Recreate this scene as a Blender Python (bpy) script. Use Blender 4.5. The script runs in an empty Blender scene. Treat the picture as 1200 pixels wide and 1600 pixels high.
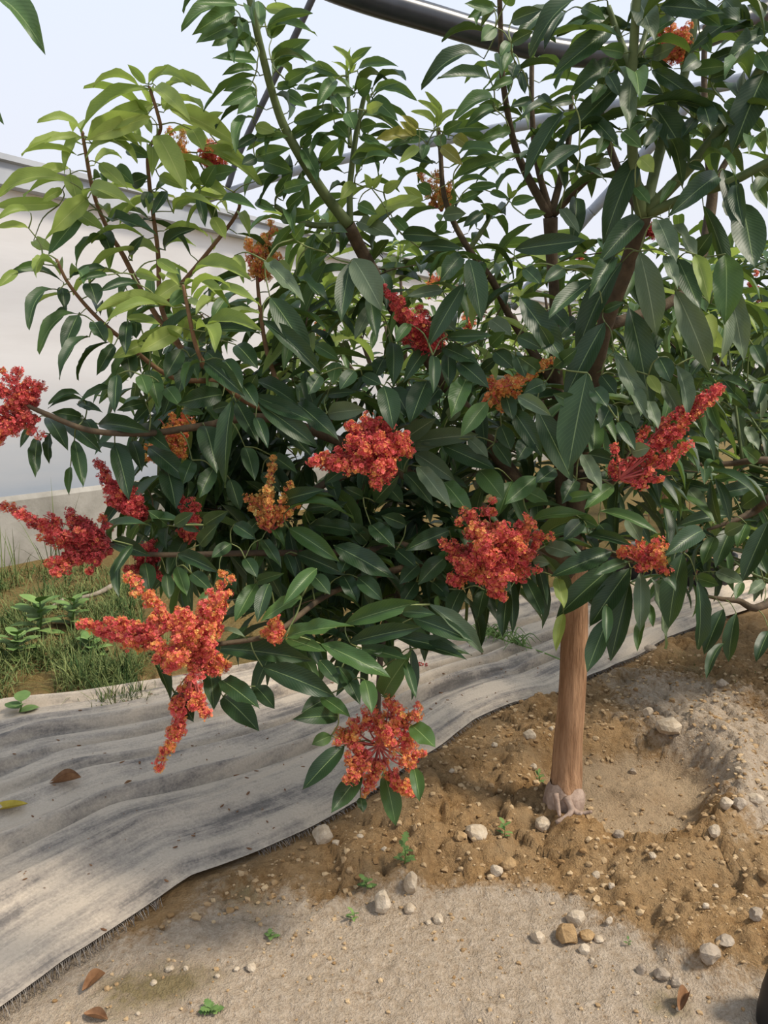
import bpy, math, random
import numpy as np
from mathutils import Vector, Matrix

# ------------------------------------------------------------------ camera, sky, sun, exposure
random.seed(7); RNG = np.random.default_rng(7)
scene = bpy.context.scene
COL = scene.collection
F = 1202.0; PITCH = math.radians(9.46); CAMH = 1.5
cam_d = bpy.data.cameras.new('camera'); cam = bpy.data.objects.new('camera', cam_d); COL.objects.link(cam)
cam_d.sensor_fit = 'VERTICAL'; cam_d.sensor_height = 24.0; cam_d.lens = F/1600*24.0
cam_d.clip_start = 0.05; cam_d.clip_end = 300
cam.location = (0, 0, CAMH); cam.rotation_euler = (math.radians(90)-PITCH, 0, 0)
scene.camera = cam
w = bpy.data.worlds.new('sky'); scene.world = w; w.use_nodes = True
nt = w.node_tree; nt.nodes.clear()
wo = nt.nodes.new('ShaderNodeOutputWorld'); bg = nt.nodes.new('ShaderNodeBackground')
tc = nt.nodes.new('ShaderNodeTexCoord'); sx = nt.nodes.new('ShaderNodeSeparateXYZ'); rp = nt.nodes.new('ShaderNodeValToRGB')
nt.links.new(tc.outputs['Generated'], sx.inputs[0]); nt.links.new(sx.outputs['Z'], rp.inputs[0])
rp.color_ramp.elements[0].position = 0.05; rp.color_ramp.elements[0].color = (0.80, 0.80, 0.86, 1)
rp.color_ramp.elements[1].position = 0.55; rp.color_ramp.elements[1].color = (0.74, 0.83, 0.98, 1)
nt.links.new(rp.outputs[0], bg.inputs[0]); bg.inputs[1].default_value = 1.0
nt.links.new(bg.outputs[0], wo.inputs[0])
sd = bpy.data.lights.new('sun', 'SUN'); so = bpy.data.objects.new('sun', sd); COL.objects.link(so)
sd.energy = 4.0; sd.angle = math.radians(11); sd.color = (1.0, 0.90, 0.76)
so.location = (6, 0, 8)
so.rotation_euler = Vector((-0.62, 0.16, -0.86)).to_track_quat('-Z', 'Y').to_euler()
vs = scene.view_settings
vs.view_transform = 'Standard'; vs.look = 'None'; vs.gamma = 1; vs.use_curve_mapping = False; vs.exposure = 0.12

# ------------------------------------------------------------------ geometry helpers
CP, SP = math.cos(PITCH), math.sin(PITCH)
def ray(px, py):
    a, b = (px-600)/F, -(py-800)/F
    return np.array([a, CP+SP*b, -SP+CP*b])
def P(px, py, Y):                      # the point seen at a photo pixel, Y metres in front of the camera's foot
    r = ray(px, py); return np.array([0, 0, CAMH]) + r*(Y/r[1])
def G(px, py, z=0.0):                  # the point of the ground seen at a photo pixel
    r = ray(px, py); t = (z-CAMH)/r[2]; return np.array([r[0]*t, r[1]*t])
def proj(p):
    x, y, z = p[0], p[1], p[2]-CAMH
    Y = CP*y-SP*z; Z = SP*y+CP*z
    return 600+F*x/Y, 800-F*Z/Y
def unit(v): return v/(np.linalg.norm(v)+1e-9)
def sm(a, b, x): t = np.clip((x-a)/(b-a), 0, 1); return t*t*(3-2*t)

def hash2(ix, iy, s):
    h = np.sin(ix*127.1+iy*311.7+s*74.7)*43758.5453
    return h-np.floor(h)
def vnoise(x, y, s=0):
    ix, iy = np.floor(x), np.floor(y); fx, fy = x-ix, y-iy
    fx = fx*fx*(3-2*fx); fy = fy*fy*(3-2*fy)
    a, b, c, d = hash2(ix, iy, s), hash2(ix+1, iy, s), hash2(ix, iy+1, s), hash2(ix+1, iy+1, s)
    return (a*(1-fx)+b*fx)*(1-fy)+(c*(1-fx)+d*fx)*fy
def fbm(x, y, f, n=4, s=0):
    v = 0; a = 0.5
    for i in range(n):
        v = v+a*(vnoise(x*f, y*f, s+i)-0.5); f *= 2.07; a *= 0.5
    return v
def cells(x, y, f, s=0):               # rounded lumps: 1 at a cell centre, 0 between
    x = x*f; y = y*f; ix, iy = np.floor(x), np.floor(y); best = np.full(np.shape(x), 9.0)
    for i in (-1, 0, 1):
        for j in (-1, 0, 1):
            cx = ix+i+hash2(ix+i, iy+j, s); cy = iy+j+hash2(ix+i, iy+j, s+5)
            rr = 0.45+0.6*hash2(ix+i, iy+j, s+9)
            best = np.minimum(best, np.hypot(x-cx, y-cy)/rr)
    return np.sqrt(np.clip(1-best*best, 0, 1))

class MB:                              # collects vertices, faces, tints; becomes ONE mesh
    def __init__(s): s.v = []; s.f = []; s.t = []; s.m = []; s.uv = []; s.n = 0
    def add(s, v, f, tint=0.0, mi=0, uv=None):
        v = np.asarray(v, float); s.v.append(v); s.f.append((np.asarray(f, int)+s.n)); s.n += len(v)
        s.t.append(np.full(len(v), tint) if np.isscalar(tint) else np.asarray(tint))
        s.m.append(np.full(len(f), mi)); s.uv.append(np.zeros((len(v), 2)) if uv is None else uv)
    def tube(s, pts, rad, seg=6, tint=0.0, mi=0):
        pts = np.asarray(pts, float); n = len(pts); rad = np.broadcast_to(np.asarray(rad, float), (n,))
        tg = np.gradient(pts, axis=0); tg /= np.linalg.norm(tg, axis=1)[:, None]+1e-9
        ref = np.array([0.31, 0.17, 0.93]); ref = np.array([1., 0.1, 0]) if abs(tg[0]@ref) > 0.9 else ref
        a = np.linspace(0, 2*math.pi, seg, endpoint=False); V = []
        u = unit(np.cross(tg[0], ref))
        for i in range(n):
            u = unit(u-tg[i]*(u@tg[i])); w_ = np.cross(tg[i], u)
            V.append(pts[i]+rad[i]*(np.cos(a)[:, None]*u+np.sin(a)[:, None]*w_))
        V = np.concatenate(V+[pts[:1], pts[-1:]]); f = []
        for i in range(n-1):
            for j in range(seg):
                k = (j+1) % seg; f.append((i*seg+j, i*seg+k, (i+1)*seg+k, (i+1)*seg+j))
        c0, c1 = n*seg, n*seg+1
        for j in range(seg):
            k = (j+1) % seg; f.append((c0, k, j, j)); f.append((c1, (n-1)*seg+j, (n-1)*seg+k, (n-1)*seg+k))
        s.add(V, f, tint, mi)
    def mesh(s, name, mats, smooth=True, uvs=False):
        me = bpy.data.meshes.new(name)
        if s.n:
            V = np.concatenate(s.v); faces = []
            for A in s.f:
                for q in A.tolist():
                    faces.append(q[:3] if len(q) == 4 and q[3] == q[2] else q)
            me.from_pydata(V.tolist(), [], faces)
            at = me.attributes.new('tint', 'FLOAT', 'POINT'); at.data.foreach_set('value', np.concatenate(s.t).astype(np.float32))
            me.polygons.foreach_set('material_index', np.concatenate(s.m).astype(np.int32))
            me.polygons.foreach_set('use_smooth', np.full(len(faces), smooth))
            if uvs:
                ul = me.uv_layers.new(name='UVMap'); idx = np.zeros(len(me.loops), np.int32); me.loops.foreach_get('vertex_index', idx)
                ul.data.foreach_set('uv', np.concatenate(s.uv)[idx].astype(np.float32).ravel())
        for m in (mats if isinstance(mats, (list, tuple)) else [mats]): me.materials.append(m)
        me.update(); return me

def link(name, data, parent=None, label=None, cat=None, group=None, kind=None):
    o = bpy.data.objects.new(name, data); COL.objects.link(o)
    if parent is not None: o.parent = parent
    if label: o['label'] = label
    if cat: o['category'] = cat
    if group: o['group'] = group
    if kind: o['kind'] = kind
    return o
def spline(pts, n=8):                  # Catmull-Rom through the given rows (any number of columns)
    p = np.asarray(pts, float)
    if len(p) < 3: return np.array([p[0]+(p[-1]-p[0])*t for t in np.linspace(0, 1, n+1)])
    q = np.vstack([2*p[0]-p[1], p, 2*p[-1]-p[-2]]); out = []
    for i in range(1, len(q)-2):
        for t in np.arange(n)/n:
            a, b, c, d = q[i-1], q[i], q[i+1], q[i+2]
            out.append(0.5*((2*b)+(c-a)*t+(2*a-5*b+4*c-d)*t*t+(3*b-a-3*c+d)*t**3))
    out.append(p[-1]); return np.array(out)

# ------------------------------------------------------------------ materials
def mat(name, rough=0.8, spec=0.3):
    m = bpy.data.materials.new(name); m.use_nodes = True; n = m.node_tree.nodes; l = m.node_tree.links
    b = n['Principled BSDF']; b.inputs['Roughness'].default_value = rough; b.inputs['Specular IOR Level'].default_value = spec
    return m, n, l, b
def node(n, t, **k):
    o = n.new(t)
    for a, v in k.items(): setattr(o, a, v)
    return o
def noise_n(n, l, vec, scale, detail=4, rough=0.6):
    o = n.new('ShaderNodeTexNoise'); o.inputs['Scale'].default_value = scale; o.inputs['Detail'].default_value = detail
    o.inputs['Roughness'].default_value = rough
    if vec is not None: l.new(vec, o.inputs['Vector'])
    return o
def ramp_n(n, l, fac, stops):
    o = n.new('ShaderNodeValToRGB'); e = o.color_ramp.elements
    while len(e) < len(stops): e.new(0.5)
    for i, (p, c) in enumerate(stops): e[i].position = p; e[i].color = (*c, 1)
    l.new(fac, o.inputs[0]); return o
def mix_n(n, l, fac, a, b, mode='MIX'):
    o = n.new('ShaderNodeMix'); o.data_type = 'RGBA'; o.blend_type = mode
    for s, v in ((o.inputs[0], fac), (o.inputs[6], a), (o.inputs[7], b)):
        if isinstance(v, (int, float)): s.default_value = v
        elif isinstance(v, tuple): s.default_value = (*v, 1)
        else: l.new(v, s)
    return o.outputs[2]
def math_n(n, l, op, a, b=None, c=None, clamp=False):
    o = n.new('ShaderNodeMath'); o.operation = op; o.use_clamp = clamp
    for s, v in zip(o.inputs, (a, b, c)):
        if v is None: continue
        if isinstance(v, (int, float)): s.default_value = v
        else: l.new(v, s)
    return o.outputs[0]
def attr_n(n, name):
    o = n.new('ShaderNodeAttribute'); o.attribute_name = name; return o
def bump_n(n, l, b, h, strength, dist):
    o = n.new('ShaderNodeBump'); o.inputs['Strength'].default_value = strength; o.inputs['Distance'].default_value = dist
    l.new(h, o.inputs['Height']); l.new(o.outputs[0], b.inputs['Normal'])

def leaf_mat(name, c1, c2, rib, rough=0.44, spec=0.34, trans=0.25):
    m, n, l, b = mat(name, rough, spec)
    uv = node(n, 'ShaderNodeUVMap', uv_map='UVMap'); s = n.new('ShaderNodeSeparateXYZ'); l.new(uv.outputs[0], s.inputs[0])
    oi = n.new('ShaderNodeObjectInfo'); at = attr_n(n, 'tint')
    rnd = math_n(n, l, 'FRACT', math_n(n, l, 'ADD', oi.outputs['Random'], at.outputs['Fac']))
    col = mix_n(n, l, rnd, c1, c2)
    geo = n.new('ShaderNodeNewGeometry')
    nz = noise_n(n, l, geo.outputs['Position'], 28, 3)
    col = mix_n(n, l, math_n(n, l, 'MULTIPLY', nz.outputs[0], 0.55), col, tuple(x*0.55 for x in c1))
    au = math_n(n, l, 'ABSOLUTE', math_n(n, l, 'SUBTRACT', s.outputs[0], 0.5))
    vein = math_n(n, l, 'SINE', math_n(n, l, 'ADD', math_n(n, l, 'MULTIPLY', s.outputs[1], 118.0), math_n(n, l, 'MULTIPLY', au, -52.0)))
    vm = math_n(n, l, 'GREATER_THAN', vein, 0.86)
    col = mix_n(n, l, math_n(n, l, 'MULTIPLY', vm, 0.08), col, rib)
    mid = math_n(n, l, 'LESS_THAN', au, 0.017)
    col = mix_n(n, l, math_n(n, l, 'MULTIPLY', mid, 0.75), col, rib)
    l.new(col, b.inputs['Base Color'])
    bump_n(n, l, b, vein, 0.08, 0.0012)
    tr = n.new('ShaderNodeBsdfTranslucent'); l.new(mix_n(n, l, 0.5, col, (0.30, 0.42, 0.05)), tr.inputs[0])
    mx = n.new('ShaderNodeMixShader'); mx.inputs[0].default_value = trans
    l.new(b.outputs[0], mx.inputs[1]); l.new(tr.outputs[0], mx.inputs[2])
    l.new(mx.outputs[0], n['Material Output'].inputs[0]); return m
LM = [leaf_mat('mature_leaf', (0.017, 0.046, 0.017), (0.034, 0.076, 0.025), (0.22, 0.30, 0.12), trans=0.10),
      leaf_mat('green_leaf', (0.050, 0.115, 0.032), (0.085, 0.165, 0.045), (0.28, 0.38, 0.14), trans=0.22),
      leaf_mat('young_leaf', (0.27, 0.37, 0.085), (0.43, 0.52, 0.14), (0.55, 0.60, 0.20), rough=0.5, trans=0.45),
      leaf_mat('dusty_sheen_leaf', (0.085, 0.130, 0.068), (0.155, 0.205, 0.115), (0.32, 0.38, 0.22), rough=0.5, trans=0.15),  # sheen on dusty leaves put into a paler grey-green base colour
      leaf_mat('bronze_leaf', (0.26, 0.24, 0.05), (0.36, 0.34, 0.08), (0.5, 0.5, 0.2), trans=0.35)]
def simple(name, c1, c2, scale=12, rough=0.85, spec=0.2, bump=0.0, bs=40, stretch=None):
    m, n, l, b = mat(name, rough, spec)
    t = n.new('ShaderNodeTexCoord'); vec = t.outputs['Object']
    if stretch:
        mp = n.new('ShaderNodeMapping'); mp.inputs['Scale'].default_value = stretch; l.new(vec, mp.inputs[0]); vec = mp.outputs[0]
    nz = noise_n(n, l, vec, scale, 5); at = attr_n(n, 'tint')
    f_ = math_n(n, l, 'ADD', math_n(n, l, 'MULTIPLY_ADD', nz.outputs[0], 2.2, -0.6), at.outputs['Fac'], clamp=True)
    l.new(mix_n(n, l, f_, c1, c2), b.inputs['Base Color'])
    if bump: bump_n(n, l, b, noise_n(n, l, vec, bs, 6).outputs[0], bump, 0.01)
    return m
M_BARK = simple('trunk_bark', (0.17, 0.085, 0.040), (0.46, 0.275, 0.155), 48, 0.85, 0.2, 1.0, 70, (1, 1, 0.13))
M_ROOT = simple('root_bark', (0.22, 0.15, 0.11), (0.46, 0.35, 0.28), 25, 0.9, 0.15, 0.5, 60)
M_BRANCH = simple('branch_bark', (0.055, 0.040, 0.026), (0.12, 0.085, 0.05), 30, 0.8, 0.25, 0.4, 60)
M_SHOOT = simple('green_shoot', (0.07, 0.10, 0.035), (0.15, 0.19, 0.07), 20, 0.6, 0.3)
M_TWIG = simple('twig_green', (0.10, 0.13, 0.04), (0.22, 0.26, 0.10), 20, 0.6, 0.3)
M_RSTEM = simple('panicle_stem', (0.30, 0.045, 0.045), (0.48, 0.12, 0.09), 20, 0.6, 0.3)
M_STONE = simple('pale_stone', (0.37, 0.285, 0.19), (0.62, 0.53, 0.41), 25, 0.92, 0.15, 0.6, 90)
M_BSTONE = simple('brown_clod', (0.27, 0.17, 0.08), (0.46, 0.31, 0.16), 25, 0.95, 0.1, 0.8, 80)
M_GSTONE = simple('grey_stone', (0.29, 0.23, 0.17), (0.46, 0.385, 0.30), 25, 0.92, 0.12, 0.7, 80)
M_CRUMB = simple('soil_crumb', (0.27, 0.165, 0.075), (0.50, 0.37, 0.22), 9, 0.95, 0.1)
M_DRY = simple('dry_leaf', (0.16, 0.075, 0.035), (0.36, 0.20, 0.10), 30, 0.75, 0.25)
M_YDRY = simple('yellow_leaf', (0.32, 0.24, 0.03), (0.5, 0.38, 0.06), 30, 0.7, 0.25)
M_BLACK = simple('black_plastic', (0.010, 0.010, 0.010), (0.022, 0.022, 0.022), 8, 0.5, 0.35)
M_PIPE = simple('grey_pipe', (0.20, 0.22, 0.25), (0.34, 0.36, 0.40), 6, 0.45, 0.5)
M_DPIPE = simple('dark_pipe', (0.022, 0.024, 0.030), (0.05, 0.054, 0.065), 10, 0.30, 0.6)
M_DPIPE2 = simple('strut_metal', (0.06, 0.065, 0.075), (0.11, 0.115, 0.13), 8, 0.5, 0.4)
M_YSTEM = simple('young_stem', (0.13, 0.065, 0.035), (0.24, 0.14, 0.07), 25, 0.7, 0.25)
M_GRASS = simple('grass', (0.030, 0.070, 0.016), (0.19, 0.22, 0.075), 4, 0.7, 0.2)
M_WEED = simple('weed', (0.07, 0.14, 0.035), (0.18, 0.28, 0.08), 15, 0.65, 0.25)
M_STICK = simple('dead_stick', (0.20, 0.16, 0.12), (0.38, 0.32, 0.26), 25, 0.9, 0.1)
M_CONC = simple('concrete', (0.20, 0.19, 0.165), (0.40, 0.38, 0.345), 3, 0.9, 0.2, 0.3, 30)
M_GUTTER = simple('gutter_metal', (0.36, 0.38, 0.41), (0.50, 0.52, 0.55), 2, 0.5, 0.4)
def floret_mat():
    m, n, l, b = mat('floret', 0.55, 0.25); at = attr_n(n, 'tint')
    r = ramp_n(n, l, at.outputs['Fac'], [(0, (0.16, 0.045, 0.026)), (0.2, (0.50, 0.042, 0.055)), (0.42, (0.80, 0.15, 0.145)),
                                         (0.64, (0.78, 0.30, 0.09)), (0.84, (0.70, 0.38, 0.10)), (1, (0.58, 0.46, 0.15))])
    l.new(r.outputs[0], b.inputs['Base Color'])
    tr = n.new('ShaderNodeBsdfTranslucent'); l.new(r.outputs[0], tr.inputs[0]); mx = n.new('ShaderNodeMixShader'); mx.inputs[0].default_value = 0.25
    l.new(b.outputs[0], mx.inputs[1]); l.new(tr.outputs[0], mx.inputs[2]); l.new(mx.outputs[0], n['Material Output'].inputs[0]); return m
M_FLORET = floret_mat()
def film_mat():
    m, n, l, b = mat('plastic_film', 0.5, 0.35); g = n.new('ShaderNodeNewGeometry')
    mp = n.new('ShaderNodeMapping'); mp.inputs['Scale'].default_value = (0.35, 0.35, 3.2); l.new(g.outputs['Position'], mp.inputs[0])
    nz = noise_n(n, l, mp.outputs[0], 1.6, 5)
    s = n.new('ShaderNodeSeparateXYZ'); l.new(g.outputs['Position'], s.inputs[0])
    c = ramp_n(n, l, nz.outputs[0], [(0.3, (0.84, 0.80, 0.765)), (0.65, (0.94, 0.905, 0.875))]).outputs[0]
    grime_shade = math_n(n, l, 'MULTIPLY', math_n(n, l, 'SUBTRACT', 1.0, math_n(n, l, 'MULTIPLY_ADD', s.outputs[2], 0.85, math_n(n, l, 'MULTIPLY', nz.outputs[0], -0.6)), clamp=True), 0.95)  # grime bands plus painted shade: film made bluer and darker towards its foot
    c = mix_n(n, l, grime_shade, c, (0.33, 0.39, 0.45))
    l.new(c, b.inputs['Base Color'])
    tr = n.new('ShaderNodeBsdfTranslucent'); l.new(c, tr.inputs[0]); mx = n.new('ShaderNodeMixShader'); mx.inputs[0].default_value = 0.6
    l.new(b.outputs[0], mx.inputs[1]); l.new(tr.outputs[0], mx.inputs[2]); l.new(mx.outputs[0], n['Material Output'].inputs[0]); return m
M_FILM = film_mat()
def soil_mat():
    m, n, l, b = mat('sandy_soil', 0.95, 0.1); g = n.new('ShaderNodeNewGeometry'); p = g.outputs['Position']
    z = attr_n(n, 'zone'); sc = n.new('ShaderNodeSeparateColor'); l.new(z.outputs['Color'], sc.inputs[0])
    n1 = noise_n(n, l, p, 5, 6, 0.65); n2 = noise_n(n, l, p, 45, 5, 0.7); n3 = noise_n(n, l, p, 160, 3, 0.7)
    ochre = mix_n(n, l, math_n(n, l, 'MULTIPLY_ADD', n2.outputs[0], 2.4, -0.7, clamp=True), (0.21, 0.11, 0.040), (0.58, 0.37, 0.17))
    ochre = mix_n(n, l, math_n(n, l, 'MULTIPLY_ADD', n1.outputs[0], 3.0, -1.1, clamp=True), ochre, (0.44, 0.31, 0.17), 'MIX')
    pale = mix_n(n, l, math_n(n, l, 'MULTIPLY_ADD', n2.outputs[0], 2.2, -0.6, clamp=True), (0.43, 0.33, 0.225), (0.72, 0.61, 0.48))
    silt = mix_n(n, l, math_n(n, l, 'MULTIPLY_ADD', n1.outputs[0], 2.2, -0.6, clamp=True), (0.46, 0.33, 0.20), (0.60, 0.46, 0.30))
    moss = mix_n(n, l, math_n(n, l, 'MULTIPLY_ADD', n2.outputs[0], 2.4, -0.7, clamp=True), (0.10, 0.085, 0.022), (0.25, 0.20, 0.07))
    def fac(ch, k=1.0):
        a = math_n(n, l, 'MULTIPLY_ADD', n1.outputs[0], 1.6, -0.8); a2 = math_n(n, l, 'MULTIPLY_ADD', n2.outputs[0], 0.9, -0.45)
        return math_n(n, l, 'MULTIPLY_ADD', math_n(n, l, 'ADD', math_n(n, l, 'ADD', ch, a), math_n(n, l, 'ADD', a2, -0.5)), 2.4, 0.5, clamp=True)
    c = mix_n(n, l, fac(sc.outputs[0]), ochre, pale)
    c = mix_n(n, l, fac(sc.outputs[2]), c, silt)
    c = mix_n(n, l, math_n(n, l, 'MULTIPLY', fac(sc.outputs[1]), 0.8), c, moss)
    c = mix_n(n, l, math_n(n, l, 'MULTIPLY_ADD', n3.outputs[0], 1.4, -0.35, clamp=True), mix_n(n, l, 0.45, c, (0.12, 0.07, 0.035)), c)
    l.new(c, b.inputs['Base Color'])
    h = math_n(n, l, 'ADD', n2.outputs[0], math_n(n, l, 'MULTIPLY', n3.outputs[0], 0.5)); bump_n(n, l, b, h, 1.0, 0.018); return m
def cloth_mat():
    m, n, l, b = mat('woven_ground_cloth', 0.6, 0.3); uv = node(n, 'ShaderNodeUVMap', uv_map='UVMap')
    g = n.new('ShaderNodeNewGeometry')
    mp = n.new('ShaderNodeMapping'); mp.inputs['Scale'].default_value = (0.5, 9.0, 1); l.new(uv.outputs[0], mp.inputs[0])
    n1 = noise_n(n, l, mp.outputs[0], 1.7, 8, 0.68); n2 = noise_n(n, l, g.outputs['Position'], 7, 6, 0.7); n3 = noise_n(n, l, g.outputs['Position'], 120, 3, 0.7)
    base = mix_n(n, l, n3.outputs[0], (0.19, 0.162, 0.138), (0.33, 0.288, 0.24))
    d = math_n(n, l, 'ADD', math_n(n, l, 'MULTIPLY', n1.outputs[0], 0.88), math_n(n, l, 'MULTIPLY', n2.outputs[0], 0.32))
    d = math_n(n, l, 'ADD', d, math_n(n, l, 'MULTIPLY', n3.outputs[0], 0.10))
    f_ = ramp_n(n, l, d, [(0.545, (0, 0, 0)), (0.69, (1, 1, 1))]).outputs[0]
    c = mix_n(n, l, f_, base, mix_n(n, l, n3.outputs[0], (0.42, 0.345, 0.26), (0.64, 0.545, 0.43)))
    dk = ramp_n(n, l, d, [(0.48, (1, 1, 1)), (0.585, (0, 0, 0))]).outputs[0]
    c = mix_n(n, l, math_n(n, l, 'MULTIPLY', dk, 0.85), c, (0.105, 0.093, 0.082))
    l.new(c, b.inputs['Base Color']); bump_n(n, l, b, n3.outputs[0], 0.25, 0.004); return m
M_SOIL = soil_mat(); M_CLOTH = cloth_mat()

# ------------------------------------------------------------------ the ground
TR = G(880, 1285)                                   # trunk foot
DM = np.array([math.sin(math.radians(48)), math.cos(math.radians(48))]); NM = np.array([-DM[1], DM[0]])
near_px = [(-500, 1960), (-250, 1760), (0, 1580), (110, 1500), (200, 1440), (300, 1372), (400, 1335), (480, 1302), (560, 1252), (640, 1200), (690, 1168), (740, 1126),
           (800, 1100), (870, 1085), (930, 1055), (1000, 1026), (1040, 1000), (1200, 945), (1400, 890), (1600, 845)]
far_px = [(-900, 1330), (-300, 1180), (0, 1105), (120, 1092), (260, 1070), (450, 1035), (620, 990), (740, 955), (900, 915), (1180, 862), (1400, 825), (1600, 797)]
NE = np.array([G(*p) for p in near_px]); FE = np.array([G(*p) for p in far_px])
ns, nn_, fs, fn_ = NE@DM, NE@NM, FE@DM, FE@NM
_ss = np.arange(ns[0], 6.0, 0.03); _ee = np.interp(_ss, ns, nn_)+0.035*fbm(_ss, _ss*0+3.3, 3.5, 4, 2); _tail = ns > 6.0
ns, nn_ = np.concatenate([_ss, ns[_tail]]), np.concatenate([_ee, nn_[_tail]])
def mat_t(x, y):                                    # 0 at the near edge, 1 at the far edge
    s = x*DM[0]+y*DM[1]; q = x*NM[0]+y*NM[1]
    a = np.interp(s, ns, nn_); b_ = np.interp(s, fs, fn_); return (q-a)/(b_-a), s
BC = G(985, 1232)
def basin_e(x, y):
    dx, dy = x-BC[0], y-BC[1]; a = np.arctan2(dy, dx)
    return np.hypot(dx/0.36, dy/0.40)/(1+0.10*np.sin(2*a+0.6)+0.07*np.sin(3*a))
def path_mask(x, y):                                # the trodden strip along the bottom of the photo
    edge = 2.03+0.10*np.sin(x*3.1+0.5)-0.28*sm(0.35, 0.9, x)+0.08*fbm(x, y, 2.0, 3, 4)
    return sm(0.10, -0.10, y-edge)
def height(x, y, fine=True):
    x = np.asarray(x, float); y = np.asarray(y, float)
    e = basin_e(x, y)
    h = -0.055*sm(1.0, 0.55, e)+0.090*np.exp(-((e-1.12)/0.21)**2)*(0.55+0.45*sm(-0.2, 0.5, x-BC[0]))
    lm = np.exp(-((x-0.28)/0.22)**2-((y-2.75)/0.28)**2); h = h+0.045*lm
    pm = path_mask(x, y); t, s = mat_t(x, y); inm = sm(-0.10, 0.03, t)*sm(1.12, 0.97, t)
    soft = (1-0.8*pm)*(1-inm)
    h = h*(1-inm)*(1-0.6*pm)-0.012*pm
    if fine:
        dist = sm(9, 4.5, y)
        h = h+soft*dist*(0.060*fbm(x, y, 3.0, 4, 1)+0.060*fbm(x, y, 11, 4, 2)*(1-0.75*sm(0.9, 0.6, e)))
        cl = soft*dist*(1-0.7*sm(0.95, 0.65, e))
        h = h+cl*(0.030*cells(x, y, 10, 13)*(vnoise(x*3.3, y*3.3, 18) > 0.5)+0.026*cells(x, y, 22, 3)*(vnoise(x*6, y*6, 8) > 0.42)+0.013*cells(x, y, 48, 6)*(0.3+vnoise(x*9, y*9, 28)))
        h = h+0.012*dist*(1-inm)*fbm(x, y, 30, 3, 9)
    return h-0.015*inm
def axis(lo, a, b, hi, st, k):
    mid = np.arange(a, b, st); lo_ = a-(np.geomspace(0.05, a-lo+0.05, k)-0.05)[::-1][:-1]; hi_ = b+(np.geomspace(0.05, hi-b+0.05, k)-0.05)
    return np.concatenate([lo_, mid, hi_])
gx = axis(-45, -1.5, 2.2, 60, 0.0095, 45); gy = axis(-12, 1.35, 4.3, 90, 0.0095, 60)
X, Y_ = np.meshgrid(gx, gy); Z = height(X, Y_)
import bisect
GXL, GYL = gx.tolist(), gy.tolist()
def zg(x, y):                                       # height of the built ground mesh
    i = min(max(bisect.bisect(GXL, x)-1, 0), len(GXL)-2); j = min(max(bisect.bisect(GYL, y)-1, 0), len(GYL)-2)
    u = (x-GXL[i])/(GXL[i+1]-GXL[i]); v = (y-GYL[j])/(GYL[j+1]-GYL[j])
    return float((Z[j, i]*(1-u)+Z[j, i+1]*u)*(1-v)+(Z[j+1, i]*(1-u)+Z[j+1, i+1]*u)*v)
V = np.stack([X.ravel(), Y_.ravel(), Z.ravel()], 1); nx, ny = len(gx), len(gy)
ii = (np.arange(ny-1)[:, None]*nx+np.arange(nx-1)[None, :]).ravel()
Fq = np.stack([ii, ii+1, ii+nx+1, ii+nx], 1)
me = bpy.data.meshes.new('ground')
me.vertices.add(len(V)); me.vertices.foreach_set('co', V.astype(np.float32).ravel())
me.loops.add(Fq.size); me.loops.foreach_set('vertex_index', Fq.astype(np.int32).ravel())
me.polygons.add(len(Fq)); me.polygons.foreach_set('loop_start', np.arange(0, Fq.size, 4, dtype=np.int32))
me.update(calc_edges=True); me.polygons.foreach_set('use_smooth', np.ones(len(Fq), bool))
xs, ys = V[:, 0], V[:, 1]
def blob(px, py, rx, ry=None):
    c = G(px, py); return np.exp(-((xs-c[0])/rx)**2-((ys-c[1])/(ry or rx))**2)
zr = np.clip(path_mask(xs, ys)*0.95+1.1*blob(1080, 1110, 0.33, 0.4)+blob(1180, 1200, 0.3)+0.7*blob(1190, 1290, 0.2)+0.6*blob(380, 1420, .2), 0, 1)
zgm = np.clip(0.75*blob(240, 1545, 0.17, 0.12)+0.6*blob(380, 1400, .10)+0.55*blob(1040, 1560, .12, .07)+0.4*blob(1080, 1050, .3)+sm(1.02, 1.08, mat_t(xs, ys)[0])*0.95, 0, 1)
zb = np.clip(sm(0.95, 0.6, basin_e(xs, ys)), 0, 1)
ca = me.attributes.new('zone', 'FLOAT_COLOR', 'POINT')
ca.data.foreach_set('color', np.stack([zr, zgm, zb, np.ones_like(zr)], 1).astype(np.float32).ravel())
me.materials.append(M_SOIL)
ground = link('ground', me, label='sandy ochre soil with a shallow planting basin and trodden pale path', kind='structure')

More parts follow.
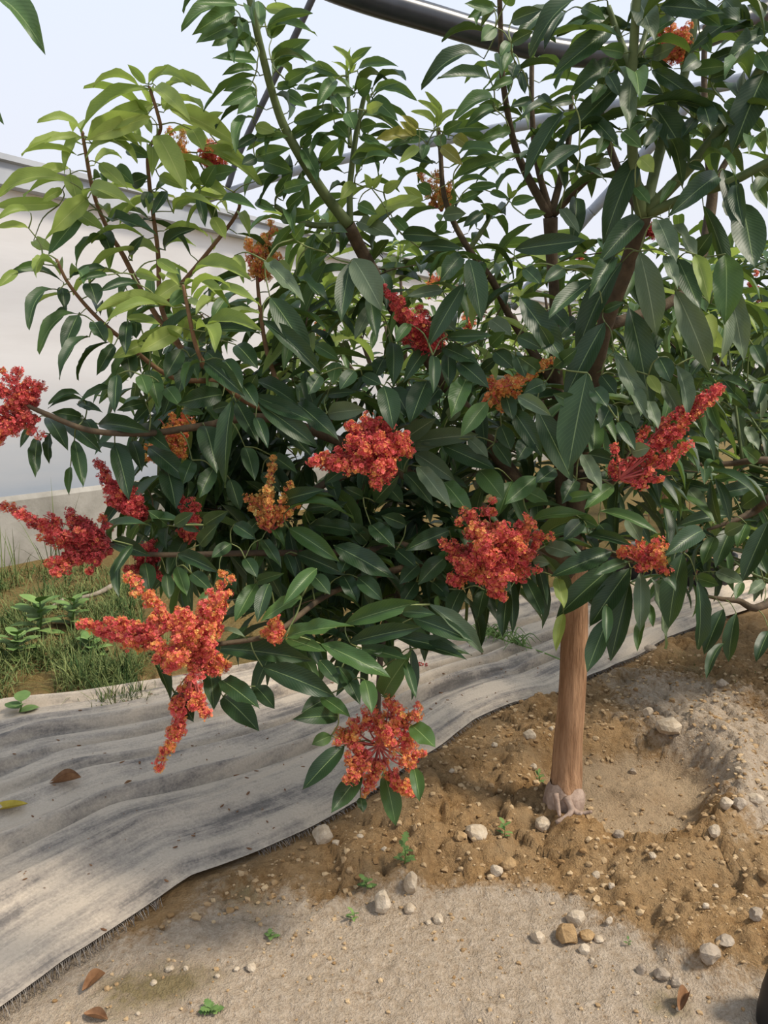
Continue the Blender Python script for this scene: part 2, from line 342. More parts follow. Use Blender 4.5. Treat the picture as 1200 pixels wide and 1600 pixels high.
# ------------------------------------------------------------------ weed cloth with folds and a frayed edge
S = np.concatenate([np.linspace(max(ns[0], fs[0]), 4.6, 300), np.linspace(4.63, min(ns[-1], fs[-1]), 60)]); Tt = np.linspace(0, 1, 190)
SS, TT = np.meshgrid(S, Tt, indexing='ij')
q = np.interp(SS, ns, nn_)*(1-TT)+np.interp(SS, fs, fn_)*TT
MX, MY = SS*DM[0]+q*NM[0], SS*DM[1]+q*NM[1]
def folds(s, t):
    h = 0
    for (c, wd, a, sl, ph) in ((0.12, 0.030, 0.016, 0.03, 0.2), (0.24, 0.024, 0.030, -0.035, 1.1), (0.30, 0.014, 0.014, -0.03, 2.1), (0.43, 0.030, 0.026, 0.03, 2.7), (0.56, 0.022, 0.022, -0.02, 4.0),
                              (0.63, 0.012, 0.014, 0.02, 4.7), (0.73, 0.030, 0.026, 0.025, 5.2), (0.86, 0.024, 0.020, -0.02, 0.7), (0.94, 0.018, 0.014, 0.01, 3.0)):
        cc = c+1.5*sl*np.sin(s*0.9+ph)+0.02*np.sin(s*2.3+ph*2)
        d_ = (t-cc)/wd; am = 2.3*a*(0.25+0.75*vnoise(s*0.8+ph*7, s*0+ph, 3))
        h = h+am*np.exp(-np.abs(d_)**1.3*np.where(d_ > 0, 1.0, 0.45))
    h = h+0.024*sm(0.0, 0.05, t)
    for k, (c, ph) in enumerate(((0.17, .3), (0.27, 1.9), (0.345, 4.0), (0.47, 2.2), (0.59, 5.5), (0.68, .9), (0.79, 3.3), (0.90, 1.2))):
        cc = c+0.035*np.sin(s*0.8+ph)+0.018*np.sin(s*2.1+ph*3); m_ = sm(.25, .5, vnoise(s*0.7+ph*5, s*0+k, 5))
        h = h-0.026*m_*np.exp(-np.abs((t-cc)/0.009)**1.5)+0.030*m_*np.exp(-((t-cc-.024)/.012)**2)
    return h
MZ = 0.006+folds(SS, TT)+0.010*fbm(SS*0.7, TT*7, 1.4, 4, 11)*sm(0, 0.06, TT)+0.004
MZ = np.maximum(MZ, height(MX, MY)+0.004)
mb = MB(); a_, b_ = SS.shape
ii = (np.arange(a_-1)[:, None]*b_+np.arange(b_-1)[None, :]).ravel()
mb.add(np.stack([MX.ravel(), MY.ravel(), MZ.ravel()], 1), np.stack([ii, ii+b_, ii+b_+1, ii+1], 1), uv=np.stack([SS.ravel(), TT.ravel()], 1))
cloth = link('ground_cloth', mb.mesh('ground_cloth', M_CLOTH, uvs=True), label='dusty grey woven ground cloth with long folds and frayed edge', cat='ground cloth')
fr = MB()
for s in np.arange(S[0]+0.02, 5.5, 0.0052):
    if vnoise(np.array(s*3.0), np.array(0.5), 2) < 0.30: continue
    qv = np.interp(s, ns, nn_); p0 = s*DM+qv*NM; L = random.uniform(0.006, 0.026); dr = -NM*L+DM*random.uniform(-0.010, 0.010)
    z0 = max(zg(*p0)+0.006, 0.008+float(folds(np.array(s), np.array(0.0)))); p1 = p0+dr; z1 = zg(*p1)+0.003
    fr.tube([(p0[0], p0[1], z0), (p0[0]+dr[0]*.5, p0[1]+dr[1]*.5, (z0+z1)/2+0.003), (p1[0], p1[1], z1)], 0.0009, 3, random.uniform(-.4, .3))
M_FRAY = simple('fray_threads', (0.14, 0.125, 0.115), (0.42, 0.37, 0.31), 40, 0.8, 0.15)
link('frayed_threads', fr.mesh('frayed_threads', M_FRAY), cloth, kind='stuff')

# ------------------------------------------------------------------ greenhouse wall with gutter and plinth, roof pipes
WD = np.array([math.sin(math.radians(34.5)), math.cos(math.radians(34.5))]); W0 = G(0, 893); WN = np.array([-WD[1], WD[0]])
def wall_z(px, py):                                # height where the wall is seen at a pixel
    r = ray(px, py); A = np.array([[r[0], -WD[0]], [r[1], -WD[1]]]); t, k = np.linalg.solve(A, W0); return CAMH+r[2]*t
z_pl = wall_z(0, 778); z_top = wall_z(0, 290); z_gut = wall_z(0, 244)
wk = np.linspace(-8, 60, 273); wz = np.linspace(z_pl-0.02, z_top+0.03, 40)
K, ZZ = np.meshgrid(wk, wz, indexing='ij')
off = 0.05+0.03*fbm(K, ZZ*0.5, 0.6, 3, 2)+0.015*np.sin(ZZ*7+0.5*np.sin(K*.7))
mb = MB(); ii = (np.arange(272)[:, None]*40+np.arange(39)[None, :]).ravel()
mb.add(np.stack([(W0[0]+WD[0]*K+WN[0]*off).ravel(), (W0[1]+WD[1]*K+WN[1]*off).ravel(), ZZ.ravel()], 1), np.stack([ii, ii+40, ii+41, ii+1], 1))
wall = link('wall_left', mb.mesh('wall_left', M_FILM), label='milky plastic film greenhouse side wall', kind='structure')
def extrude_along(name, prof, mtl, k0, k1, parent=None, **kw):
    mb = MB(); n = len(prof); V = []
    for k in (k0, k1):
        for (o, z) in prof: V.append((W0[0]+WD[0]*k+WN[0]*o, W0[1]+WD[1]*k+WN[1]*o, z))
    mb.add(V, [(j, (j+1) % n, n+(j+1) % n, n+j) for j in range(n)])
    return link(name, mb.mesh(name, mtl, smooth=False), parent, **kw)
extrude_along('plinth', [(0, -0.1), (0, z_pl-0.04), (0.03, z_pl), (0.25, z_pl), (0.25, -0.1)], M_CONC, -8, 60, wall)
gz = z_gut-z_top
extrude_along('gutter', [(-0.10, z_top+gz), (-0.10, z_top+gz*.80), (-0.06, z_top+gz*.75), (-0.06, z_top), (0.16, z_top), (0.16, z_top+gz)], M_GUTTER, -8, 60, wall)
def pipe(name, pts, rpx, mtl, label):
    p = [P(*q) for q in pts]; c = spline(p, 10); r = rpx*np.median([q[2] for q in pts])/F
    mb = MB(); mb.tube(c, r, 14); return link(name, mb.mesh(name, mtl), label=label, cat='pipe')
pipe('roof_hose', [(-1500, -1100, 2.3), (-300, -480, 2.45), (380, -110, 2.6), (480, -40, 2.65), (560, -6, 2.7), (680, 30, 2.8), (790, 62, 2.9), (900, 84, 3.0), (1010, 80, 3.1), (1120, 50, 3.2), (1260, -20, 3.3), (1600, -240, 3.5), (2600, -900, 4.0)], 18, M_DPIPE,
     'thick dark glossy pipe sagging across the roof above the tree')
pipe('roof_purlin', [(290, 322, 9.0), (500, 257, 7.6), (800, 198, 6.2), (1123, 133, 5.2), (1700, 20, 4.2), (4200, -420, 2.6)], 9, M_PIPE, 'thin straight grey roof pipe sloping behind the tree crown')
pipe('roof_strut', [(1000, -1300, 5.0), (560, -180, 6.6), (487, 0, 7.2), (380, 226, 8.1), (356, 292, 8.45)], 5, M_DPIPE2, 'slim grey slanting strut rising behind the tall left shoot')
pipe('roof_brace', [(800, 480, 7.2), (913, 343, 6.8), (950, 303, 6.7), (1250, -30, 6.0), (2600, -1500, 4.5)], 8, M_PIPE, 'slim grey brace slanting up behind the fan of forked branches')

# ------------------------------------------------------------------ leaf meshes
def leaf_tpl(ns_, na, bend, wave, seed, fold=0.10, twist=0.0):
    t = np.linspace(0, 1, ns_+1); u = np.linspace(-1, 1, na+1)
    wv = np.sin(math.pi*np.clip(t, 0, 1)**0.96)**0.60; wv = wv*(1-0.38*sm(0.72, 1.0, t))*(1-0.18*sm(0.25, 0.0, t)); wv[0] = 0.02; wv[-1] = 0.0
    V = []; UV = []
    for i, ti in enumerate(t):
        for uj in u:
            x = 0.5*wv[i]*uj; z = bend*4*ti*(1-ti)*(1.15-0.3*ti)+fold*abs(uj)*wv[i]*0.5*0.25
            z += wave*abs(uj)*math.sin(ti*17+seed*2.1+(1.7 if uj > 0 else 0))*0.05
            z += twist*uj*ti*0.1
            V.append((x, ti, z)); UV.append((0.5+0.5*uj, ti))
    f = [(i*(na+1)+j, i*(na+1)+j+1, (i+1)*(na+1)+j+1, (i+1)*(na+1)+j) for i in range(ns_) for j in range(na)]
    return np.array(V), np.array(f), np.array(UV)
HT = [leaf_tpl(10, 4, b, wv, i, fo, tw) for i, (b, wv, fo, tw) in enumerate(((0.03, 0.2, 0.5, 0.3), (0.07, 0.35, 0.7, -0.4), (0.11, 0.25, 0.6, 0.2), (0.15, 0.3, 0.8, -0.3), (0.21, 0.25, 0.6, 0.4), (0.08, 0.9, 0.6, 0.6)))]
LT = [leaf_tpl(5, 2, b, 0, i, 0.6) for i, b in enumerate((0.04, 0.09, 0.14, 0.19))]
LEAFMESH = {}
def leaf_mesh(v, ty):
    if (v, ty) not in LEAFMESH:
        mb = MB(); mb.add(HT[v][0], HT[v][1], 0.0, 0, HT[v][2]); LEAFMESH[(v, ty)] = mb.mesh('leaf', LM[ty], uvs=True)
    return LEAFMESH[(v, ty)]
CAM = np.array([0, 0, CAMH])
def frame(B, T_, N):
    y = T_-B; L = np.linalg.norm(y); y = y/L; n = N-(N@y)*y; n = unit(n); x = np.cross(y, n); return x, y, n, L
class Leaf:
    __slots__ = ('B', 'T', 'N', 'W', 'ty', 'v', 'px', 'fine')
def mk(B, T_, N, W, ty, v, fine=True):
    l = Leaf(); l.B, l.T, l.N, l.W, l.ty, l.v, l.fine = B, T_, N, W, ty, v, fine
    m = (B+T_)/2; a = proj(B); b = proj(T_); wp = W*F/max(m[1], .3)*abs(unit(N)@unit(CAM-m)); l.px = math.hypot(a[0]-b[0], a[1]-b[1])*max(wp, 4)
    return l
def hand_leaf(bx, by, tx, ty_, wpx, typ, Y):
    wpx *= 0.86; ex, ey = tx-bx, ty_-by; bx -= .03*ex; by -= .03*ey; tx += .10*ex; ty_ += .10*ey
    Yb = Y+random.uniform(-.05, .05); B = P(bx, by, Yb); T0 = P(tx, ty_, Yb); l = np.linalg.norm(T0-B)
    Lt = max(l*1.02, min(0.19, l*1.45)); dl = math.sqrt(max(Lt*Lt-l*l, 0))*0.8; T_ = P(tx, ty_, max(Yb-dl, 1.25)); L = np.linalg.norm(T_-B)
    w_ = wpx*Y/F; W = max(w_*1.02, min(0.225*L, w_*2.2)); roll = math.acos(min(1, w_/W))
    y = unit(T_-B); v = unit(CAM-(B+T_)/2); n0 = unit(v-(v@y)*y); x0 = np.cross(y, n0)
    c = [math.cos(roll)*n0+s*math.sin(roll)*x0 for s in (1, -1)]; N = max(c, key=lambda q_: q_[2])
    vi = random.choice((3, 4, 4)) if roll > 0.7 else random.choice((0, 1, 1, 2, 2, 5) if typ != 3 else (1, 5, 5))
    return mk(B, T_, N, W, typ, vi)
def whorl(c, d, n, L, typ, droop=0.5, v4=None, fine=False):
    out = []; d = unit(np.asarray(d, float)); a = unit(np.cross(d, [0.3, 0.2, 0.9])); b = np.cross(d, a); ph = random.random()*6.28
    for i in range(n):
        g_ = ph+i*2.4; th = math.radians(random.uniform(45, 105)); r = math.cos(th)*d+math.sin(th)*(math.cos(g_)*a+math.sin(g_)*b)
        ln = L*random.uniform(0.75, 1.1); B = c-d*random.uniform(-0.01, 0.07)+r*0.03
        T_ = B+unit(r+np.array([0, 0, -droop*random.uniform(0.4, 1.3)]))*ln
        N = np.array([0, 0, 1.0])+0.5*r+0.4*RNG.normal(size=3)
        ty = typ if not isinstance(typ, (list, tuple)) else random.choice(typ)
        out.append(mk(B, T_, N, ln*random.uniform(0.20, 0.26), ty, random.randrange(4), fine))
    return out
def bake(leaves, name, parent):                  # many small leaves as one part
    mb = MB()
    for l in leaves:
        x, y, n, L = frame(l.B, l.T, l.N); tp = HT[l.v] if l.fine else LT[l.v]
        mb.add(l.B+tp[0][:, :1]*x*l.W+tp[0][:, 1:2]*y*L+tp[0][:, 2:]*n*L, tp[1], random.random(), l.ty, tp[2])
    link(name, mb.mesh(name, LM, uvs=True), parent, kind='stuff')
def place(leaves, parent, name='leaf'):
    for l in leaves:
        x, y, n, L = frame(l.B, l.T, l.N); o = link(name, leaf_mesh(l.v, l.ty), parent)
        M = Matrix.Identity(4)
        for r in range(3): M[r][0], M[r][1], M[r][2], M[r][3] = x[r]*l.W, y[r]*L, n[r]*L, l.B[r]
        o.matrix_world = M
def twigs(leaves, nodes, name, parent, mtl, maxlen=0.5):  # join every leaf base to the branch network, nearest first
    net = np.array(nodes); mb = MB(); todo = np.array([l.B for l in leaves]); left = list(range(len(todo)))
    D = np.min(np.linalg.norm(todo[:, None]-net[None], axis=2), axis=1) if len(todo) else []
    near = np.argmin(np.linalg.norm(todo[:, None]-net[None], axis=2), axis=1); src = [net[k] for k in near]; D = list(D)
    D = np.array(D); src = np.array(src); live = np.ones(len(todo), bool)
    for _ in range(len(todo)):
        k = int(np.argmin(np.where(live, D, 1e9))); live[k] = False; a, b = src[k], todo[k]; L = float(D[k])
        if L < 1e-4: continue
        lf = leaves[k]; back = unit(lf.B-lf.T); m = (a+b)/2+np.array([0, 0, 0.05*L])+back*L*0.12
        c = spline([a, m, b], 3); mb.tube(c, np.linspace(0.0016+min(L, .4)*0.008, 0.0014, len(c)), 4, random.uniform(-.3, .3))
        for q_ in ([m, b] if L > 0.10 else [b]):
            d_ = np.linalg.norm(todo-q_, axis=1)*1.15; u = live & (d_ < D); D[u] = d_[u]; src[u] = q_
    link(name, mb.mesh(name, mtl), parent, kind='stuff')

# ------------------------------------------------------------------ panicles
def floret_tpl():
    V = [(0, 0, -0.1)]; f = []
    for i in range(5):
        a = i*math.pi*.4; V += [(0.95*math.cos(a-.45), 0.95*math.sin(a-.45), 0.22), (0.95*math.cos(a+.45), 0.95*math.sin(a+.45), 0.22)]; f.append((0, 1+2*i, 2+2*i, 2+2*i))
    return np.array(V), np.array(f)
FT = floret_tpl()
BT = (np.array([(1, 0, 0), (-1, 0, 0), (0, 1, 0), (0, -1, 0), (0, 0, 1), (0, 0, -1.)])*0.55,
      np.array([(4, 0, 2, 2), (4, 2, 1, 1), (4, 1, 3, 3), (4, 3, 0, 0), (5, 2, 0, 0), (5, 1, 2, 2), (5, 3, 1, 1), (5, 0, 3, 3)]))
def nrm(a): return a/(np.linalg.norm(a, axis=1)[:, None]+1e-9)
def floret_batch(fl, C, Rg, Tn, K, size):          # K florets on each glomerule
    n = len(C)*K; o = nrm(RNG.normal(size=(n, 3))); c = np.repeat(C, K, 0); r = np.repeat(Rg, K)
    fp = c+o*(r*RNG.uniform(.45, 1.1, n))[:, None]; sz = size*RNG.uniform(.7, 1.35, n)
    z = nrm(o+RNG.normal(size=(n, 3))*.35); a = nrm(np.cross(z, [.21, .9, .3])); b = np.cross(z, a)
    tn = np.repeat(Tn, K)+RNG.normal(size=n)*.15; bud = RNG.random(n) < .25
    for tp, m in ((FT, ~bud), (BT, bud)):
        k = int(m.sum())
        if not k: continue
        V = fp[m][:, None]+sz[m][:, None, None]*(tp[0][None, :, :1]*a[m][:, None]+tp[0][None, :, 1:2]*b[m][:, None]+tp[0][None, :, 2:]*z[m][:, None])
        t = np.repeat(tn[m][:, None], len(tp[0]), 1)
        if tp is FT: t[:, 0] -= .22
        fl.add(V.reshape(-1, 3), (tp[1][None]+(np.arange(k)*len(tp[0]))[:, None, None]).reshape(-1, 4), np.clip(t, .02, .99).ravel())
def panicle(parent, base, lobes, Rpx, tone, n=1.0, tipshift=0.25, sparse=0.0, name='flower_panicle', start=0.30, size=0.0048, extra=0.8, labels=None, kf=26):
    """base (px,py,Y); lobes (px,py[,dY]); Rpx cluster radius; tone 0 dark .. 1 yellow"""
    Y = base[2]; B = P(*base); st = MB(); fl = MB(); R = Rpx*Y/F; gc = []; gt = []; gr = []
    ends = [P(l[0], l[1], Y+(l[2] if len(l) > 2 else random.uniform(-.05, .05))) for l in lobes]
    k = int(len(ends)*extra); m = len(ends)
    for _ in range(k):
        i = random.randrange(m); j = (i+1) % m; t = random.random(); e = ends[i]*(1-t)+ends[j]*t
        ends.append(B+(e-B)*random.uniform(0.55, 0.95)+np.array([0, random.uniform(-.07, .05), 0]))
    for e in ends:
        d = e-B; L = np.linalg.norm(d); mid = B+d*0.5+np.array([0, 0, -0.06*L])+RNG.normal(size=3)*0.05*L
        c = spline([B, mid, e], 6); st.tube(c, np.linspace(0.0032, 0.0012, len(c)), 5, random.uniform(-.3, .3))
        ng = max(4, int(L/0.0068*n*(1-start)))
        for g_ in range(ng):
            t = start+(1-start)*(g_+random.random())/ng; x = t*(len(c)-1); i = min(int(x), len(c)-2); p = c[i]+(c[i+1]-c[i])*(x-i)
            rr = R*(1.15-0.65*t)*random.uniform(0.45, 1.1); dirv = unit(RNG.normal(size=3)+unit(d)*0.5); q_ = p+dirv*rr
            if g_ % 2: st.tube([p, q_], [0.0010, 0.0007], 3, random.uniform(-.3, .3))
            if random.random() < sparse: continue
            gc.append(q_); gt.append(tone+tipshift*(t-0.6)+random.gauss(0, 0.08)); gr.append(random.uniform(0.009, 0.015))
    if gc: floret_batch(fl, np.array(gc), np.array(gr), np.array(gt), kf, size)
    o = link(name, st.mesh('panicle_stems', M_RSTEM), parent, label=labels)
    link('florets', fl.mesh('florets', M_FLORET, smooth=False), o, kind='stuff')
    return B

# ------------------------------------------------------------------ the flowering mango tree
tz = zg(*TR)
tree = link('mango_tree', None, label='flowering mango tree with brown bare trunk and red panicles in the planting basin', cat='tree')
YT = float(TR[1]); nodes = []
def limb(name, pts, parent=tree, mtl=M_BRANCH, seg=8, tipr=None):
    p = np.array([[*P(a, b, c), d*c/F] for a, b, c, d in pts]); s = spline(p, 7); mb = MB(); mb.tube(s[:, :3], np.maximum(s[:, 3], 0.0015), seg, 0.0)
    o = link(name, mb.mesh(name, mtl), parent); nodes.extend(list(s[:, :3])); return o
def trunk_part():
    prof = [(880, 1300, 31), (880, 1262, 30), (882, 1240, 27.5), (885, 1200, 25.5), (888, 1150, 23.5), (892, 1100, 22.5), (895, 1050, 22), (897, 1000, 21.5), (898, 960, 21), (897, 920, 22), (893, 870, 25), (890, 830, 20)]
    p = np.array([[*P(a, b, YT+(0.0 if b > 1200 else 0.02)), r*YT/F] for a, b, r in prof]); p[0, 2] = tz-0.06; s = spline(p, 6); seg = 28
    mb = MB(); V = []; n = len(s)
    for i in range(n):
        for j in range(seg):
            a = j*2*math.pi/seg; r = s[i, 3]*(1+0.05*math.sin(3*a+1.2+i*.05)*(1 if i < 20 else .5)+0.05*(float(vnoise(np.array(a*4), np.array(i*.25), 4))-0.5))
            V.append((s[i, 0]+r*math.cos(a), s[i, 1]+r*math.sin(a), s[i, 2]))
    mb.add(V, [(i*seg+j, i*seg+(j+1) % seg, (i+1)*seg+(j+1) % seg, (i+1)*seg+j) for i in range(n-1) for j in range(seg)])
    t = link('trunk', mb.mesh('trunk', M_BARK), tree)
    for k in range(4): nodes.append(P(895, 900-k*15, YT))
    cb = np.array([TR[0], TR[1], tz])
    mb = MB(); V = []                                   # the grey root collar
    for i, (z, r) in enumerate(((-0.05, 0.064), (0.0, 0.069), (0.03, 0.068), (0.050, 0.060), (0.070, 0.049))):
        for j in range(24):
            a = j*2*math.pi/24; rr = r*(1+0.07*math.sin(5*a+i)+0.04*math.sin(9*a)); V.append(cb+np.array([rr*math.cos(a), rr*math.sin(a), z+(0.012*math.sin(2*a+1)+0.008*math.sin(5*a))*(i == 4)]))
    mb.add(V, [(i*24+j, i*24+(j+1) % 24, (i+1)*24+(j+1) % 24, (i+1)*24+j) for i in range(4) for j in range(24)])
    link('root_collar', mb.mesh('root_collar', M_ROOT), t)
    for path, r in ((((885, 1245), (892, 1262), (888, 1280), (868, 1297)), 0.013), (((892, 1262), (900, 1280), (908, 1302)), 0.012), (((893, 1264), (908, 1272), (925, 1268)), 0.009), (((868, 1240), (872, 1262), (874, 1285)), 0.010)):
        mb = MB(); Pp = [P(a, b, YT-0.070-0.012*i) for i, (a, b) in enumerate(path)]
        for i in range(1, len(Pp)): Pp[i][2] = max(Pp[i][2], zg(Pp[i][0], Pp[i][1])+0.002)
        s = spline(Pp, 5); mb.tube(s, np.linspace(r, r*0.55, len(s)), 8); link('root', mb.mesh('root', M_ROOT), t)
trunk_part()
LIMBS = [
 ('branch', M_BRANCH, [(892, 890, 2.45, 18), (880, 760, 2.45, 13), (873, 640, 2.45, 10), (869, 560, 2.42, 9), (866, 460, 2.4, 8), (862, 400, 2.4, 9), (860, 340, 2.38, 11)]),
 ('branch', M_BRANCH, [(893, 880, 2.45, 17), (905, 740, 2.40, 14), (925, 610, 2.3, 13), (945, 510, 2.2, 13), (982, 410, 2.12, 13), (1006, 336, 2.05, 13)]),
 ('branch', M_BRANCH, [(890, 870, 2.45, 15), (770, 700, 2.5, 12), (640, 520, 2.4, 10), (572, 405, 2.28, 10), (545, 352, 2.22, 10)]),
 ('branch', M_BRANCH, [(893, 890, 2.45, 15), (760, 800, 2.4, 11), (600, 720, 2.3, 9), (430, 655, 2.15, 7), (316, 666, 2.05, 6), (233, 677, 1.98, 5), (143, 673, 1.92, 4.5), (73, 647, 1.9, 4), (40, 632, 1.9, 3.5)]),
 ('branch', M_BRANCH, [(893, 895, 2.45, 12), (760, 870, 2.35, 8), (640, 885, 2.2, 6), (520, 925, 2.0, 5), (430, 988, 1.76, 4.5), (345, 1006, 1.66, 4), (290, 1015, 1.60, 4)]),
 ('branch', M_BRANCH, [(640, 885, 2.2, 6), (602, 985, 2.02, 5), (592, 1070, 1.90, 4.5), (591, 1165, 1.85, 4)]),
 ('branch', M_BRANCH, [(893, 880, 2.45, 12), (840, 850, 2.2, 9), (790, 855, 2.02, 7), (770, 862, 1.95, 6)]),
 ('branch', M_BRANCH, [(893, 880, 2.45, 12), (720, 845, 2.3, 8), (560, 862, 2.15, 6), (400, 864, 2.02, 5), (230, 866, 1.95, 4), (170, 850, 1.95, 3.5)]),
 ('branch', M_BRANCH, [(760, 800, 2.4, 9), (660, 760, 2.2, 7), (590, 715, 1.98, 5)]),
 ('branch', M_BRANCH, [(600, 720, 2.3, 8), (500, 760, 2.1, 6), (425, 825, 1.98, 4)]),
 ('shoot', M_SHOOT, [(545, 352, 2.22, 9), (500, 293, 2.18, 8), (450, 210, 2.12, 7), (427, 150, 2.08, 6), (407, 73, 2.02, 5.5), (395, 20, 1.98, 5), (375, -60, 1.95, 4)]),
 ('shoot', M_SHOOT, [(547, 350, 2.22, 5), (547, 290, 2.22, 4.5), (556, 213, 2.2, 4), (567, 160, 2.18, 3.5), (572, 143, 2.18, 3)]),
 ('shoot', M_SHOOT, [(547, 230, 2.22, 3.5), (545, 170, 2.25, 3), (542, 110, 2.25, 2.5)]),
 ('shoot', M_SHOOT, [(542, 352, 2.22, 5), (480, 350, 2.2, 4.5), (430, 322, 2.15, 4)]),
 ('shoot', M_BRANCH, [(866, 600, 2.44, 8), (800, 500, 2.4, 6), (770, 440, 2.35, 5.5), (733, 390, 2.3, 5), (707, 343, 2.3, 4.5), (693, 300, 2.3, 4), (688, 235, 2.3, 3.5), (685, 200, 2.3, 3)]),
 ('shoot', M_SHOOT, [(733, 390, 2.3, 4), (755, 358, 2.3, 3.5), (770, 330, 2.3, 3)]),
 ('shoot', M_BRANCH, [(860, 340, 2.38, 8), (820, 267, 2.4, 6), (800, 210, 2.38, 5), (785, 120, 2.3, 4.5), (782, 40, 2.25, 4), (780, -30, 2.2, 4)]),
 ('shoot', M_BRANCH, [(860, 335, 2.38, 6), (838, 250, 2.4, 4.5), (831, 170, 2.4, 4), (831, 90, 2.4, 3.5)]),
 ('shoot', M_BRANCH, [(862, 333, 2.38, 6), (878, 270, 2.4, 5), (890, 210, 2.4, 4), (893, 150, 2.4, 3.5)]),
 ('shoot', M_BRANCH, [(865, 335, 2.38, 6), (900, 298, 2.3, 5), (935, 265, 2.2, 4)]),
 ('shoot', M_SHOOT, [(1003, 340, 2.05, 9), (990, 260, 2.02, 8), (987, 180, 1.98, 7), (988, 110, 1.94, 7), (995, 0, 1.9, 6), (1000, -80, 1.88, 5)]),
 ('shoot', M_SHOOT, [(1008, 335, 2.05, 8), (1030, 240, 2.1, 8), (1060, 150, 2.12, 7), (1078, 80, 2.12, 6), (1090, 0, 2.12, 5)]),
 ('shoot', M_SHOOT, [(1010, 332, 2.05, 9), (1085, 253, 2.0, 8), (1150, 167, 1.95, 7), (1200, 90, 1.9, 7), (1260, 0, 1.85, 6)]),
 ('shoot', M_SHOOT, [(1012, 335, 2.05, 8), (1080, 305, 1.98, 7), (1140, 285, 1.92, 7), (1215, 245, 1.85, 6)]),
 ('shoot', M_SHOOT, [(988, 110, 1.95, 5), (965, 50, 2.0, 4), (950, 10, 2.0, 4)]),
 ('shoot', M_SHOOT, [(990, 105, 1.95, 5), (1008, 55, 2.0, 4), (1018, 0, 2.0, 4)]),
 ('shoot', M_BRANCH, [(1005, 338, 2.05, 8), (975, 285, 2.15, 6), (948, 215, 2.2, 5), (935, 150, 2.2, 4)]),
 ('branch', M_BRANCH, [(945, 510, 2.2, 9), (1050, 470, 2.3, 8), (1095, 400, 2.35, 8), (1110, 330, 2.4, 8), (1115, 285, 2.4, 7)]),
 ('shoot', M_BRANCH, [(1110, 330, 2.4, 6), (1125, 270, 2.4, 5), (1165, 205, 2.4, 4), (1180, 150, 2.4, 4)]),
 ('shoot', M_BRANCH, [(1112, 300, 2.4, 6), (1103, 200, 2.4, 5), (1100, 110, 2.4, 4), (1102, 40, 2.4, 4)]),
 ('branch', M_BRANCH, [(893, 870, 2.45, 9), (940, 862, 2.2, 6), (988, 877, 1.97, 4)]),
 ('branch', M_BRANCH, [(905, 740, 2.40, 9), (945, 755, 2.1, 6), (970, 746, 1.86, 4)]),
 ('branch', M_BRANCH, [(600, 720, 2.3, 8), (460, 660, 2.2, 6), (380, 625, 2.1, 5), (327, 577, 2.0, 5), (307, 543, 1.96, 4.5), (293, 480, 1.93, 4), (286, 445, 1.92, 3)]),
 ('branch', M_BRANCH, [(460, 660, 2.2, 7), (360, 600, 2.2, 6), (270, 590, 2.15, 5), (187, 527, 2.08, 4.5), (143, 487, 2.05, 4), (107, 443, 2.02, 3.5), (88, 405, 2.0, 3)]),
 ('branch', M_BRANCH, [(360, 600, 2.2, 7), (280, 540, 2.25, 6), (230, 470, 2.25, 5.5), (193, 400, 2.22, 5), (173, 367, 2.2, 4.5), (153, 323, 2.18, 4), (142, 283, 2.15, 4), (133, 233, 2.12, 3.5), (128, 205, 2.1, 3)]),
 ('branch', M_BRANCH, [(280, 540, 2.25, 6), (252, 480, 2.25, 5), (247, 397, 2.22, 4.5), (240, 340, 2.2, 4), (233, 283, 2.18, 4), (232, 235, 2.15, 3.5), (250, 205, 2.12, 3.5), (247, 180, 2.1, 3.5), (233, 135, 2.08, 3)]),
 ('branch', M_BRANCH, [(252, 480, 2.25, 5), (320, 400, 2.25, 4), (372, 330, 2.25, 3.5), (365, 300, 2.2, 3)]),
 ('branch', M_BRANCH, [(640, 520, 2.4, 7), (660, 560, 2.2, 5), (690, 545, 2.07, 4)]),
 ('branch', M_BRANCH, [(869, 640, 2.45, 8), (830, 625, 2.2, 5), (775, 612, 2.02, 4)]),
 ('branch', M_BRANCH, [(460, 660, 2.2, 6), (420, 560, 2.3, 5), (405, 470, 2.3, 4), (400, 390, 2.3, 3)]),
]
for nm, mtl, pts in LIMBS:
    young = nm == 'branch' and pts[-1][0] < 420 and pts[-1][1] < 460
    limb(nm, [(a, b, c, d*.75) for a, b, c, d in pts] if young else pts, mtl=M_YSTEM if young else mtl)

